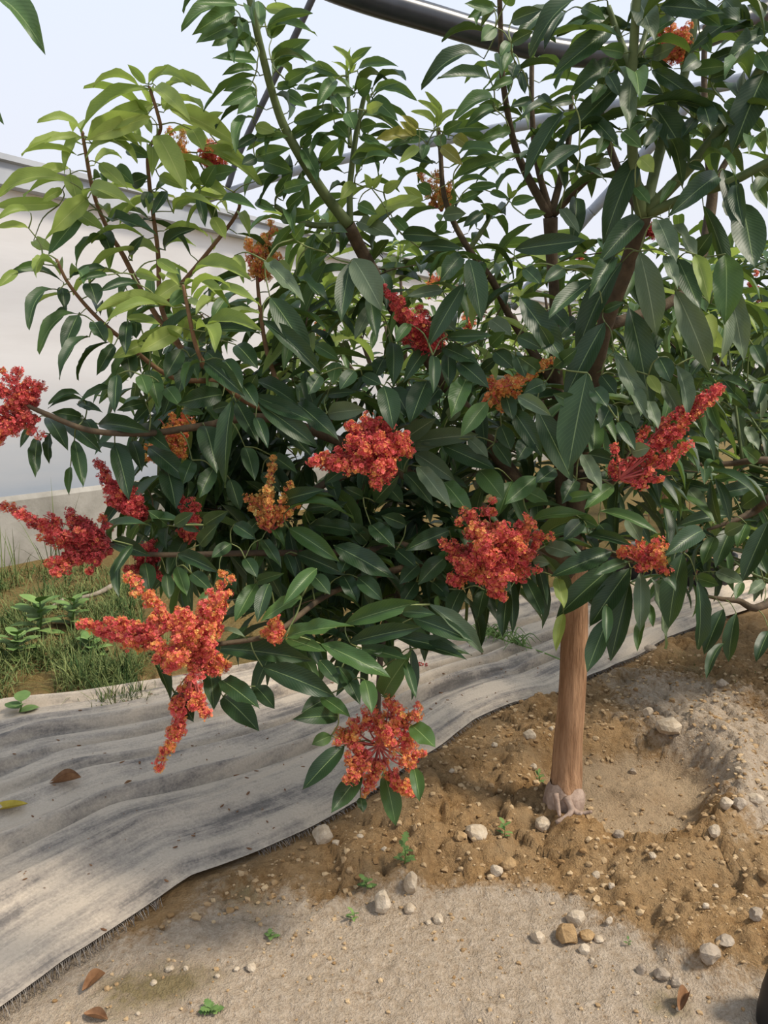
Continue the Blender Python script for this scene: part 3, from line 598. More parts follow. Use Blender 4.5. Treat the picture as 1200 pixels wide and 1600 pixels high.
# leaves seen in the photo: base x y, tip x y, apparent width (thirds of a pixel from each tile's corner), kind, distance
DATA = [
((0, 0), 2.12, 2, """385 635 195 575 25;380 645 225 670 38;375 680 125 722 32;400 650 310 800 50;420 650 640 545 75;430 650 630 675 32;410 750 720 690 62;470 770 585 875 75;320 790 150 845 50
320 855 25 910 58;270 960 0 965 68;410 930 250 1080 95;410 940 620 975 62;290 890 200 940 45;140 1000 0 1025 32;130 1070 -10 1070 32;680 390 607 310 42;700 385 775 315 32;720 390 880 398 26
780 440 975 432 38;700 428 405 600 60;715 490 470 590 85;700 550 430 645 85;720 420 880 560 75;800 510 1090 660 85;760 490 870 460 72;740 640 860 880 115;850 750 930 890 85;900 610 950 700 85
960 570 1040 530 45;1020 670 1140 750 62;930 720 1200 850 64;680 560 710 620 42;750 830 870 880 55;900 890 1060 920 42;810 990 1050 930 65;820 1000 1010 985 28;360 1000 480 1080 72;330 820 360 940 90
440 880 560 930 90;620 860 690 830 75 0;510 1030 720 1100 72 0;1000 1020 1050 1110 72;610 1190 670 1110 45 0;780 1170 900 1080 45 0;380 1010 240 1180 85 1;480 1080 520 1180 80 0;980 830 1100 800 80 1
960 870 1010 780 75 1;1040 940 1190 980 50 1;930 930 960 1050 50 0;700 900 680 970 60 0;780 900 720 1000 50 0;160 1130 240 1180 70;540 790 620 860 80 1;600 700 700 740 70 1"""),
((0, 0), 2.02, 1, """1110 20 925 20 55;1100 50 920 150 72;1080 95 870 135 32;1090 120 935 195 72;1080 170 1000 212 50;1050 160 1180 230 50;1130 100 1150 250 65;1110 190 1070 255 42;1200 290 1015 275 55
1190 330 1055 350 38;1180 385 1060 420 55;1200 430 1050 490 65;1200 460 1120 530 65;1190 560 1110 700 40;1200 640 1100 700 50 0;1200 740 1140 770 60 0"""),
((400, 0), 2.12, 1, """10 10 15 130 65;50 40 180 50 52 2;60 165 150 90 65;80 180 265 165 42;80 290 240 195 85;100 330 290 310 45;270 310 380 350 52;140 390 250 330 62;370 375 290 490 65;460 435 320 440 48;100 410 190 400 42
190 420 285 440 32;140 440 230 500 62;180 570 320 530 62;310 510 390 525 42;190 610 300 570 62;170 640 260 590 55;0 590 80 620 62 2;0 650 140 640 52;0 740 150 700 72;40 760 160 800 95;210 690 260 640 55;270 650 360 680 62
300 750 390 660 62;310 790 410 740 52;220 700 290 830 72;100 920 160 820 55;130 890 250 860 65;150 980 230 900 62;0 850 100 830 55;0 950 90 990 50;120 1030 270 1000 72;180 1120 230 1050 62;330 1180 370 1100 75 0
430 350 370 228 20 2;430 340 408 238 20 2;430 330 442 233 22 2;440 330 492 268 20 2;430 360 362 295 18 2;445 340 470 300 18 2;450 285 535 225 42;480 330 650 313 48;555 430 665 390 32;560 450 735 465 42;550 465 655 560 75
520 520 590 490 52 2;480 430 540 385 85;360 450 410 520 62;430 530 460 600 72;370 580 430 640 62;490 600 560 580 65;550 600 635 605 26;490 640 580 680 45;450 750 630 720 75;460 750 640 735 42;500 790 650 750 32
830 600 800 445 28 2;840 590 768 480 24 2;850 590 862 505 26 2;850 590 930 520 26 2;830 610 738 528 24 2;860 600 952 518 26 2;845 600 820 490 24 2;760 600 688 545 38 4;750 630 680 575 42 4;730 640 578 650 48 4;810 650 620 690 65
880 620 960 575 55;900 615 1075 600 55;850 640 880 690 65;930 640 1000 690 62 4;870 690 960 765 62 4;800 680 780 745 50;630 720 810 760 55 0;760 690 680 760 50 2;950 740 1140 725 48;930 840 1150 750 55;960 770 1130 760 40
1060 280 800 400 55 0;1090 370 870 370 65 0;1150 490 1055 490 42;1130 510 940 555 45;1110 510 990 590 52;1190 620 1050 660 52;1110 40 990 20 55;1120 130 1060 185 72;1110 30 1000 80 55;1080 290 1140 320 30;1200 380 1100 420 40
1190 200 1150 260 60;1200 250 1160 330 50;1170 20 1200 -40 80;880 1010 975 1000 72 3;480 1040 640 1110 85 3;520 1090 770 970 45 2;610 970 760 930 62 2;600 900 670 850 52 2;540 880 510 820 40 2;550 880 590 820 35 2;820 900 760 870 60
690 1100 850 1110 75 0;770 1160 960 1170 65 0;850 1090 890 1040 65;1000 880 1130 870 45;960 940 1060 900 50;780 940 700 880 50 2;1060 1000 980 1060 60 0;1100 900 1180 930 35;1190 930 1180 860 25 2;1190 930 1225 890 25 2;480 960 560 1000 60 1
640 1020 720 1100 60 1;1130 1000 1060 960 50 1;460 860 400 930 60 2;700 820 660 790 40"""),
((800, 0), 1.95, 0, """470 130 210 340 105;590 0 660 175 115 3;700 30 970 60 95;200 60 30 180 65;250 60 160 220 65;400 10 110 240 55;460 310 280 440 85;570 355 550 580 85 3;500 400 260 635 115;660 330 890 490 85;780 485 1020 580 65
670 500 820 740 125;1185 345 1045 685 155;1110 160 860 230 65;1170 170 1010 290 75;930 110 1120 130 70;930 370 1040 340 60;900 500 930 605 95;380 560 490 680 75;240 530 70 830 85;310 690 145 800 65;590 735 440 1110 125
990 800 1060 1090 95;1080 960 1130 1230 160;600 1030 420 1220 115;680 1030 760 1220 105 3;740 1050 860 1250 65 3;20 1170 320 1130 105;960 830 750 1000 105;860 1200 930 1100 85;600 740 660 800 75 2;690 580 630 690 60
40 340 60 430 52;130 450 185 510 52;90 470 0 500 45;180 510 50 560 35;280 470 180 490 50;300 820 430 850 28;230 980 310 1090 60 3;0 950 100 930 50 1;60 1010 150 1000 50 1;0 100 130 50 70;0 200 90 150 60;20 300 0 360 60;440 60 330 120 70
520 250 420 230 70 1;540 310 640 290 50;480 120 580 130 30;330 40 430 90 60 1;620 260 740 240 70 1;660 270 760 220 70 3;760 90 640 180 60 1;880 60 970 120 70 1;1000 0 1080 100 70;1050 30 1110 140 60;950 130 1060 110 50 1
870 280 800 330 80;920 290 1080 230 60;1060 230 1100 330 60;850 330 1000 310 75 1;1150 250 1200 330 80 1;1190 60 1110 30 60;1140 120 1200 150 70;880 160 930 240 60 1;600 390 700 440 60;450 350 500 440 60;430 400 380 480 60 1
620 560 540 620 60 1;680 610 620 680 60;860 560 800 640 60;1010 570 1100 600 50;1120 560 1180 620 60 1;1070 690 1130 640 50 3;450 640 400 720 60 1;520 620 600 690 70 1;720 640 740 740 40 1;830 770 900 790 40;460 760 400 780 50 3
1000 480 1080 520 60 1;580 880 640 950 60 1;760 850 700 950 50 1;1180 830 1140 900 60 3;1130 860 1190 970 60 1;1000 940 1040 1040 60 3;1190 600 1200 700 60 1"""),
((0, 400), 2.0, 0, """270 165 145 325 45;290 150 300 240 65;310 240 230 345 48;365 280 300 435 85;415 385 290 560 55;535 420 460 545 65;490 55 340 95 42;500 90 380 110 35;640 130 480 165 42;420 130 450 220 95;440 310 490 400 85;600 180 510 240 65 2
80 70 0 140 52 2;200 40 80 60 50 1;290 125 20 130 22;190 0 165 80 52 2;490 340 520 410 50 2;840 130 720 210 85 2;870 155 1060 235 52 2;740 235 510 310 55 2;600 290 740 320 52 2;850 340 670 440 95 2;680 410 540 475 75 2;970 355 1200 345 52 2
1000 210 1200 230 52 2;910 90 1150 100 52 2;740 20 830 80 62 2;640 80 740 110 52 2;1100 0 1150 70 52 2;870 170 800 230 72 1;890 480 840 635 95;965 500 1130 640 95;1050 490 1130 610 90;970 450 1050 530 85;930 390 1000 290 85
980 410 1200 370 65;850 440 780 560 95;830 600 770 740 75;1040 650 850 690 105;600 310 590 450 65;590 450 610 565 95;640 310 640 380 60;550 560 540 720 72;540 630 380 690 42;680 690 560 720 52;720 690 630 780 62;380 660 240 690 32
370 690 470 730 52;390 680 240 710 35;380 755 255 735 62;310 775 460 905 95;225 760 310 900 85;150 790 100 890 42;175 860 165 1020 65;235 840 230 960 42;350 870 385 1065 75;400 770 460 870 65;330 990 325 1110 42 1;470 790 680 820 85
650 800 790 905 85;540 890 600 1120 105;700 900 870 1045 105;620 870 660 1000 75;780 1000 820 1170 125;960 800 1010 1000 140;1090 680 1060 1050 95;1110 690 1200 860 95;1000 720 1080 700 60;1130 600 1200 700 90;1160 640 1200 560 80
700 540 740 700 90 1;740 600 700 560 70 1;660 560 690 640 80 1;780 620 840 700 80 1;860 720 950 740 60 1;1000 1000 940 1120 90;1080 1050 1120 1180 90;1150 900 1190 1040 90;900 960 860 1060 90;1110 420 1200 520 100;1060 200 1000 290 70 1"""),
((400, 400), 2.05, 0, """70 200 240 465 130;40 310 280 525 85;50 30 210 205 85 3;190 100 340 240 62;460 20 580 235 135 3;440 40 400 280 95;545 240 470 380 75 3;530 200 560 380 75;0 590 180 690 65;20 700 270 885 115;190 690 370 850 105;0 760 50 890 65
0 660 250 770 90;100 780 250 930 90;340 740 500 720 95 3;640 410 640 590 95;800 440 700 580 75;830 470 830 630 65;880 430 1030 500 85;970 140 820 400 95;1000 20 1050 285 115;960 0 870 110 95;900 380 1090 375 65;950 500 1080 610 95
990 570 920 740 105 1;900 450 900 600 85;600 615 640 795 115;640 620 720 760 105;800 590 730 770 125;1080 690 970 830 95 1;870 160 720 190 65 3;870 300 930 350 60 3;700 860 830 770 95 3;755 870 1015 840 95 3;740 900 850 895 52 3
750 930 920 1045 95 3;880 890 1100 990 105 0;1000 860 1080 940 72 3;760 990 900 1170 95 3;700 1020 820 1160 85 0;880 1060 1000 1210 105 1;1050 1010 1150 1130 125 1;1200 1060 1140 1210 85 1;130 1150 310 1100 85;240 1190 400 1180 60
340 1030 380 1140 80;560 1150 660 1040 85;340 650 460 640 60;460 540 400 620 80;500 560 580 600 70;280 420 380 480 70 1;300 560 250 640 80;380 500 360 590 80 1;600 480 560 560 80;720 320 660 400 60 1;1100 300 1190 370 90 3;1120 450 1200 520 90
1100 420 1160 360 70 1;1060 540 1130 480 60;1170 650 1200 760 80;860 620 800 700 80;900 760 970 700 80 3;1150 800 1190 900 90;1120 880 1190 980 80;420 1000 330 1060 70;500 1130 420 1090 60;80 940 180 1010 80;30 1020 110 1100 70;600 1060 680 1150 90"""),
((800, 400), 1.9, 0, """40 200 230 480 135;480 0 370 180 85;510 40 320 425 115;370 120 190 270 75;600 -10 670 340 135 3;550 250 640 695 155;770 170 910 505 135 3;720 0 770 140 65 3;430 320 260 645 125;350 560 270 965 185;480 460 640 765 95 3
490 560 620 740 60 3;860 0 920 200 75 2;1010 130 1080 465 115 3;1000 0 1000 290 145 1;930 230 960 500 65 3;780 20 870 230 105 0;0 720 130 920 105;120 720 270 1030 135;30 660 170 740 75 3;700 590 790 750 75 3;770 520 820 730 65 3
640 680 680 800 70 3;500 780 570 900 70;330 930 410 1090 80 3;110 1040 -20 1150 100 1;360 930 480 960 80;470 1080 350 1180 80 1;180 420 130 330 60;200 520 300 440 80;120 540 40 480 80;150 600 60 640 80;180 250 260 330 90 0;290 700 200 650 80
420 560 480 640 80;470 700 420 800 90;540 700 580 800 80 3;690 480 740 580 90;640 560 690 640 60 2;900 480 840 560 60;380 620 440 700 90;300 300 220 380 90;430 260 520 220 50;60 60 130 130 80;240 60 160 120 80;30 380 130 430 80
20 470 60 560 80;90 860 30 950 100;300 1050 240 1150 90;560 920 640 900 80 3;700 820 760 900 80 3;200 1000 120 1060 90;60 1100 160 1150 90 1;260 1140 380 1120 60 1"""),
((0, 800), 1.9, 0, """530 130 690 70 45;680 110 860 60 45;530 145 690 200 85;840 200 1010 275 75;680 240 700 360 85;780 290 790 400 70;1000 370 930 450 65 1;1200 340 1110 500 95 1;860 70 930 90 40;620 160 540 280 50;580 200 560 380 50;820 60 900 10 70
960 60 1060 0 80;1080 150 1000 210 70;1100 60 1190 120 80;940 150 1020 60 80;900 290 980 360 80;1030 280 1100 360 90;1150 220 1200 300 80;830 260 870 380 80 1;1010 440 1080 380 60;780 60 700 0 80"""),
((0, 800), 1.65, 0, """820 850 900 970 105;980 740 1000 912 105;700 680 790 870 65;1020 600 1150 600 30 3"""),
((400, 800), 1.68, 0, """-180 640 220 690 125;40 730 340 852 135;-160 790 0 910 115;-150 870 0 1015 135;140 590 430 540 95 1;140 590 310 650 85 1;310 620 605 765 115 1;280 270 140 420 85 1;210 400 40 500 65 1;60 340 10 500 85;0 820 80 912 95"""),
((400, 800), 1.82, 0, """430 520 735 430 105 1;450 610 745 545 95;660 590 980 665 95;740 500 995 600 105;820 440 1040 640 75 3;500 640 700 690 75;690 470 830 480 70;760 640 970 690 70;680 660 560 660 60;300 700 380 800 80;370 730 390 770 50"""),
((400, 800), 2.0, 0, """160 80 370 218 95 1;370 160 625 300 125;260 60 500 100 95;140 10 430 30 55 1;200 200 400 285 95;900 90 720 170 95;880 220 770 330 105;960 370 905 490 95;1070 370 1040 495 85;1180 380 1160 572 85;480 310 585 405 95;410 300 470 415 95
750 330 690 420 90;860 380 910 412 60;270 300 340 380 90;540 60 640 160 100;660 180 740 250 90;520 140 440 60 90;30 130 110 250 70;60 40 130 160 50 1;0 330 120 290 60 1;140 200 180 300 60;320 20 420 -40 80;700 60 600 20 80;760 250 680 330 90
440 200 400 280 90;830 330 900 400 80;20 30 -60 120 70"""),
((400, 800), 1.84, 0, """600 860 720 670 125 1;510 790 540 930 95 1;400 740 480 890 95;380 960 190 970 95;350 1050 270 1085 75 1;410 1100 235 1285 115;730 1000 830 1095 115 1;340 870 225 935 100;310 870 430 955 85 1;490 1230 365 1390 110;490 1340 500 1402 60
600 1220 650 1448 115 1;740 1200 765 1342 80 1;700 700 745 860 60;440 800 390 730 50"""),
((800, 800), 2.0, 0, """460 190 205 295 115;540 235 395 290 60;470 260 230 475 135;550 270 380 515 135;450 500 360 725 105;550 340 470 665 115;600 290 600 535 88 3;650 310 712 612 75 3;800 200 740 515 135;870 330 870 615 75;890 90 730 195 105;360 110 540 150 55
420 0 665 98 62 1;100 40 335 15 65 1;160 160 290 200 95 3;60 310 140 475 85;210 310 240 440 75 2;240 480 210 640 62 2;-10 320 0 545 70;100 230 170 240 60 3;620 500 590 640 50 1;440 440 440 600 60;540 30 600 130 80 3;330 40 250 120 90;690 230 760 360 70
300 20 400 70 70 1;410 60 460 120 80;640 430 660 530 40 1"""),
]
hand = []
for (ox, oy), Y, ty, txt in DATA:
    for item in txt.replace('\n', ';').split(';'):
        v = [float(a) for a in item.split()]
        if len(v) < 5: continue
        t = int(v[5]) if len(v) > 5 else ty
        hand.append(hand_leaf(ox+v[0]/3, oy+v[1]/3, ox+v[2]/3, oy+v[3]/3, v[4]/3, t, v[6] if len(v) > 6 else Y+random.uniform(-.06, .06)))
# deeper leaves of the crown, in whorls on hidden twigs
POLY = [(330, 440), (480, 345), (700, 345), (860, 390), (1000, 360), (1150, 400), (1120, 780), (1050, 850), (930, 880), (800, 850), (700, 900), (540, 880), (330, 900), (230, 830), (190, 620), (260, 500)]
def inside(x, y, poly):
    c = False; j = len(poly)-1
    for i in range(len(poly)):
        if (poly[i][1] > y) != (poly[j][1] > y) and x < (poly[j][0]-poly[i][0])*(y-poly[i][1])/(poly[j][1]-poly[i][1])+poly[i][0]: c = not c
        j = i
    return c
deep = []; cnt = 0
while cnt < 150:
    x, y = random.uniform(180, 1160), random.uniform(340, 910)
    if not inside(x, y, POLY): continue
    if y < 560 and random.random() < 0.45: continue
    cnt += 1; Yd = random.uniform(2.2, 3.05); c = P(x, y, Yd)
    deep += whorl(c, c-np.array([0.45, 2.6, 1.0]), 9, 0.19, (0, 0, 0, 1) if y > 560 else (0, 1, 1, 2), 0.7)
def along(pts, t0, step, L, types, droop=0.55):
    s = spline(np.array([P(a, b, c) for a, b, c, d in pts]), 10); seg = np.linalg.norm(np.diff(s, axis=0), axis=1); cum = np.concatenate([[0], np.cumsum(seg)]); out = []
    a = random.random()*6.28; d = cum[-1]*t0
    while d < cum[-1]:
        p = np.array([np.interp(d, cum, s[:, k]) for k in range(3)]); q_ = np.array([np.interp(min(d+.03, cum[-1]), cum, s[:, k]) for k in range(3)]); r_ = np.array([np.interp(max(d-.03, 0), cum, s[:, k]) for k in range(3)])
        tg = unit(q_-r_); u = unit(np.cross(tg, [.2, .9, .1])); v = np.cross(tg, u); a += 2.4+random.gauss(0, .2); d += step*random.uniform(.7, 1.3)
        rad = math.cos(a)*u+math.sin(a)*v; B = p+unit(rad+tg*.3)*random.uniform(.02, .035); ln = L*random.uniform(.75, 1.15)
        T_ = B+unit(rad*1.0+tg*.25+np.array([0, 0, -droop*random.uniform(.3, 1.3)]))*ln
        out.append(mk(B, T_, np.array([0, 0, 1.])+.35*rad+.25*RNG.normal(size=3), ln*random.uniform(.19, .245), random.choice(types), random.choice((2, 3, 3, 4))))
    return out
for (nm, mtl, pts) in LIMBS:
    x0, y0 = pts[-1][:2]; x1, y1 = pts[0][:2]
    if nm == 'shoot':
        big = x0 > 900; hand += along(pts, .22 if not big else .3, .024 if not big else .04, .145 if not big else .19, (1, 1, 0, 1) if not big else (0, 0, 1), .5)
    elif x0 == 286: hand += along(pts[3:], .15, .026, .16, (2, 2, 2, 1), .3)
    elif x0 < 420 and y0 < 460 and x1 < 500: hand += along(pts, .38, .030, .155, (2, 2, 1) if y0 < 300 else (1, 0, 2), .4)
for _ in range(38):
    x, y = random.uniform(215, 470), random.uniform(500, 810)
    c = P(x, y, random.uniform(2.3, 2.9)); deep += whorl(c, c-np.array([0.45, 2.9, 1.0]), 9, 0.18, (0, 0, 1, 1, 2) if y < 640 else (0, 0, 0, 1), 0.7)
for _ in range(46):
    x, y = random.uniform(250, 860), random.uniform(800, 935)
    if x < 400 and y > 900: continue
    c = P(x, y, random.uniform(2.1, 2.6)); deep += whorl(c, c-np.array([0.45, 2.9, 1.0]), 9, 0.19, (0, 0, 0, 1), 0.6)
for _ in range(22):
    c = P(random.uniform(400, 640), random.uniform(930, 1010), random.uniform(1.95, 2.2)); deep += whorl(c, (-.2, -.6, .3), 4, 0.17, (0, 0, 1), 0.5)
hand.sort(key=lambda l: -l.px)
place(hand[:300], tree)
bake(hand[300:]+deep, 'small_leaves', tree)
twigs(hand, nodes, 'leaf_stalks', tree, M_TWIG)
cn = [np.array(n_) for n_ in nodes]
dl = deep[::9]; twigs(dl, nodes, 'inner_twigs', tree, M_BRANCH)

Pn = lambda *a, **k: panicle(tree, *a, **k)
Pn((775, 880, 1.98), [(762, 790, -.1), (722, 805, -.1), (690, 850, -.08), (705, 905, -.1), (735, 880, -.18), (780, 932, -.12), (790, 895, -.2), (830, 885, -.1), (855, 835, -.08), (825, 812, -.12), (790, 825, -.2), (760, 850, -.24), (745, 820, -.16), (810, 855, -.2)], 22, 0.42, 1.0, 0.34, start=0.30, extra=1.7)
Pn((600, 690, 1.98), [(572, 650, -.05), (545, 665, -.1), (510, 715, -.1), (487, 722, -.1), (530, 735, -.12), (585, 755, -.12), (560, 730, -.15), (610, 735, -.12), (643, 710, -.05), (632, 680, -.05), (605, 660, -.05), (570, 700, -.15), (598, 700, -.15)], 18, 0.40, 1.0, 0.34, start=0.25, extra=1.3)
Pn((300, 1010, 1.62), [(202, 905), (232, 935), (352, 898), (340, 935), (355, 1040), (250, 1000, -.1), (262, 1045, -.1), (245, 1030, -.05), (300, 985, -.12), (285, 960, -.1), (330, 990, -.1), (305, 1060, -.06), (275, 1020, -.15), (340, 1050), (320, 960)], 21, 0.52, 0.95, 0.30, start=0.22)
Pn((300, 1050, 1.60), [(247, 1203), (262, 1170), (268, 1110), (310, 1105), (295, 1085), (318, 1120), (280, 1145)], 9, 0.55, 0.8, 0.2, start=0.35, extra=0.3)
Pn((260, 985, 1.72), [(125, 972), (150, 985), (170, 970), (190, 1005), (205, 985), (215, 1015)], 11, 0.42, 0.9, 0.32, start=0.25)
Pn((592, 1165, 1.84), [(610, 1092, -.02), (628, 1110, -.06), (575, 1108), (550, 1125), (525, 1145), (535, 1162), (545, 1185), (548, 1210), (575, 1240), (590, 1215, -.02), (622, 1225), (640, 1240), (645, 1200), (663, 1180), (650, 1150, -.03), (655, 1105), (615, 1130, -.05), (560, 1195)], 18, 0.56, 1.0, 0.22, start=0.48, extra=0.6)
Pn((685, 545, 2.05), [(598, 448), (612, 470), (630, 490), (625, 525), (650, 540), (690, 525), (665, 505), (655, 480), (645, 515), (640, 500)], 10, 0.33, 0.8, 0.12, start=0.3, extra=0.5)
Pn((768, 612, 2.0), [(863, 563), (842, 575), (822, 590), (800, 598), (765, 590), (762, 630), (785, 640), (795, 615), (810, 612), (775, 605)], 7, 0.76, 0.6, 0.22, start=0.2, extra=0.3, sparse=.12)
Pn((968, 748, 1.84), [(1132, 602), (1122, 612), (1105, 625), (1080, 648), (1040, 660), (1008, 665), (1000, 690), (960, 695), (1080, 690), (1060, 680), (1040, 715), (1055, 713), (1035, 745), (1010, 755), (985, 750), (955, 730), (1020, 700)], 7, 0.40, 0.6, 0.25, start=0.45, extra=0.0)
Pn((45, 640, 1.9), [(30, 572), (62, 600), (5, 578), (60, 680), (52, 655), (-5, 690), (10, 610), (-30, 640), (-10, 660), (30, 620), (40, 600), (15, 640), (-25, 600)], 12, 0.40, 0.85, 0.12, start=0.2, sparse=.1)
Pn((172, 845, 1.95), [(4, 787), (25, 800), (50, 812), (82, 888), (138, 893), (158, 845), (100, 803), (112, 800), (165, 805), (60, 845), (90, 850), (120, 830), (130, 860), (75, 815), (150, 870), (105, 870)], 10, 0.38, 0.75, 0.22, start=0.25, extra=0.5, sparse=.08)
Pn((422, 832, 1.98), [(426, 712), (424, 740), (385, 770), (455, 752), (400, 800), (465, 790), (410, 770), (440, 775), (430, 800), (395, 775)], 6, 0.80, 0.5, 0.2, start=0.3, extra=0.3, sparse=.15)
Pn((1000, 878, 1.95), [(962, 860), (978, 850), (998, 846), (1030, 842), (1042, 852), (1005, 892), (1022, 872), (990, 865), (1035, 880), (1050, 900)], 8, 0.52, 0.7, 0.6, start=0.3, sparse=.1)
Pn((430, 995, 1.72), [(430, 957), (415, 985), (442, 988), (425, 975), (436, 978)], 8, 0.62, 0.9, 0.15, start=0.2)
Pn((222, 805, 1.96), [(152, 722), (160, 745), (175, 765), (190, 790), (205, 800), (185, 775), (215, 780), (170, 780), (200, 760)], 9, 0.32, 0.8, 0.15, start=0.1)
Pn((280, 690, 2.12), [(265, 645), (290, 640), (300, 655), (250, 655), (285, 690), (270, 670), (290, 715), (240, 690), (215, 720), (225, 700)], 8, 0.75, 0.6, 0.25, start=0.2, sparse=.15)
Pn((230, 880, 2.02), [(210, 860), (225, 895), (245, 865), (200, 890), (215, 850), (240, 840), (250, 905)], 8, 0.27, 0.8, 0.1, start=0.1)
Pn((295, 850, 2.1), [(285, 775), (300, 780), (280, 830), (310, 800)], 7, 0.4, 0.6, 0.1, start=0.3)
Pn((405, 440, 2.3), [(385, 375), (425, 345), (430, 390), (400, 380), (415, 370), (440, 400)], 9, 0.80, 0.6, 0.1, start=0.2, sparse=.15)
Pn((325, 260, 2.2), [(330, 225), (345, 235), (320, 230), (350, 245)], 7, 0.50, 0.8, 0.1, start=0.2)
Pn((275, 260, 2.2), [(265, 200), (285, 210), (270, 230), (290, 235)], 8, 0.88, 0.6, 0.1, start=0.2)
Pn((1050, 95, 2.15), [(1035, 45), (1048, 30), (1060, 45), (1070, 60), (1040, 70), (1055, 70)], 11, 0.68, 0.8, 0.15, start=0.15)
Pn((690, 330, 2.35), [(655, 265), (670, 285), (690, 270), (700, 300), (680, 265), (705, 280)], 7, 0.93, 0.5, 0.05, start=0.3)
Pn((1015, 368, 2.1), [(1010, 350), (1020, 352), (1015, 358)], 7, 0.30, 0.8, 0.1, start=0.2, extra=0)

# ------------------------------------------------------------------ neighbouring mango trees
def bush(base, h, r, nwh, types, label, nobj, name='mango_tree', pans=5, cz=0.60, lower=0.22, seed=1, L=0.20, extra_limbs=(), extra_leaves=None, tone=0.5, fill=()):
    random.seed(seed); b = np.array([base[0], base[1], zg(*base)])
    t = link(name, None, label=label, cat='tree', group='mango trees of the orchard rows')
    mb = MB(); fork = b+np.array([0, 0, h*0.30]); mb.tube(spline([b-np.array([0, 0, .05]), b+np.array([.02, 0, h*.15]), fork], 5), np.linspace(0.06, 0.045, 11), 10); link('trunk', mb.mesh('trunk', M_BARK), t)
    nd = []; lv = []; ctr = b+np.array([0, 0, h*cz])
    lim = []
    for k in range(8):
        a = k*2.4+seed; el = random.uniform(0.1, 1.1); e = ctr+np.array([math.cos(a)*math.cos(el)*r*.75, math.sin(a)*math.cos(el)*r*.75, math.sin(el)*h*(1-cz)*.8])
        s = spline([fork, (fork+e)/2+np.array([0, 0, -.05])+RNG.normal(size=3)*.06, e], 6); mb = MB(); mb.tube(s, np.linspace(0.032, 0.010, len(s)), 7); link('branch', mb.mesh('branch', M_BRANCH), t); nd += list(s[3:])
    for q_ in extra_limbs:
        pts = [P(*a[:3]) for a in q_]; s = spline([fork]+pts, 6); mb = MB(); mb.tube(s, np.linspace(0.022, 0.005, len(s)), 7); link('branch', mb.mesh('branch', M_BRANCH), t); nd += list(s[4:])
    tips = []
    for k in range(nwh):
        v = unit(RNG.normal(size=3)); rr = random.uniform(0.55, 1.0)
        if v[2] < -lower*2: v[2] *= 0.3
        c = ctr+np.array([v[0]*r, v[1]*r, v[2]*h*(1-cz)])*rr
        if c[2] < 0.35: c[2] = 0.35+random.random()*.3
        up = (c[2]-ctr[2])/(h*(1-cz)); ty = types[0] if up < 0.25 else types[1]
        ws = whorl(c, unit(v)+np.array([0, 0, 0.7]), 10, L, ty, 0.55); lv += ws; tips.append((c, v)); 
    if extra_leaves: lv += extra_leaves
    lv += list(fill)
    tips += [(l.B, unit(l.N)) for l in list(fill)[::9]]
    vis = [l for l in lv if -40 < proj(l.B)[0] < 1240 and -40 < proj(l.B)[1] < 1200]
    vis.sort(key=lambda l: -l.px/np.linalg.norm(l.B-CAM)**2); ob = vis[:nobj]; ids = {id(l) for l in ob}
    for l in ob: l.v = l.v if l.fine else random.randrange(6)
    place(ob, t); bake([l for l in lv if id(l) not in ids], 'small_leaves', t)
    # a twig from the nearest branch to each whorl
    net = np.array(nd); mb = MB()
    for c, v in tips:
        k = np.argmin(np.linalg.norm(net-c, axis=1)); s = spline([net[k], (net[k]+c)/2+np.array([0, 0, -.03]), c+unit(v+np.array([0, 0, .7]))*.03], 4); mb.tube(s, np.linspace(0.007, 0.003, len(s)), 5)
    link('twigs', mb.mesh('twigs', M_SHOOT), t, kind='stuff')
    if extra_leaves: twigs(extra_leaves, nd, 'leaf_stalks', t, M_TWIG)
    front = sorted([c for c in tips[:nwh] if c[1] @ unit(CAM-ctr) > 0.1], key=lambda c: -c[0][2])[:pans*4]
    for c, v in random.sample(front, min(pans, len(front))):
        p = proj(c); Yc = c[1]; k = F/Yc
        panicle(t, (p[0], p[1], Yc), [(p[0]+random.uniform(-.07, .07)*k, p[1]-random.uniform(-.02, .17)*k) for _ in range(7)], .022*k, tone+random.uniform(-.15, .25), 0.5, 0.2, size=0.010, kf=6)
    return t
RD = []
def rl(ox, oy, Y, ty, txt):
    for item in txt.replace('\n', ';').split(';'):
        v = [float(a) for a in item.split()]
        if len(v) >= 5: RD.append(hand_leaf(ox+v[0]/3, oy+v[1]/3, ox+v[2]/3, oy+v[3]/3, v[4]/3, int(v[5]) if len(v) > 5 else ty, Y+random.uniform(-.1, .1)))
rl(800, 400, 2.9, 3, """1080 550 1150 780 52;950 700 1000 800 45;1040 730 1090 890 65;910 770 960 900 60;840 790 920 900 90;880 900 960 960 110;1100 800 1150 900 60;900 980 830 920 90;1150 960 1080 900 70 1;1020 620 1100 700 60 1;1130 420 1180 520 70 0
1090 480 1160 440 70 1;970 560 1040 640 70 0;860 560 950 600 60 1;1180 600 1150 700 60 0;1000 300 960 420 80 1""")
rl(800, 400, 2.7, 0, """910 1130 1155 1080 85;1080 1175 1200 1095 85;770 1060 940 1100 55;940 1050 1110 1030 52 1;690 1150 820 1190 60 1;820 1090 900 1180 80 3;1000 1100 950 1180 80 3;720 960 860 1010 70 3;840 1000 760 1100 80 3""")
rl(800, 800, 2.7, 0, """1020 20 790 65 65;990 460 908 652 95;1050 480 1018 682 82;990 620 918 766 52;1205 560 1150 692 75;1030 80 960 245 95;1200 50 1088 302 105;860 310 960 340 75 1;960 280 1075 330 80 3;1100 60 1060 160 70 1;1140 180 1190 280 80;1180 330 1110 380 60 3
1080 330 1050 400 50 1;950 120 900 240 80 1;1000 100 1080 60 70 3""")
RF = []
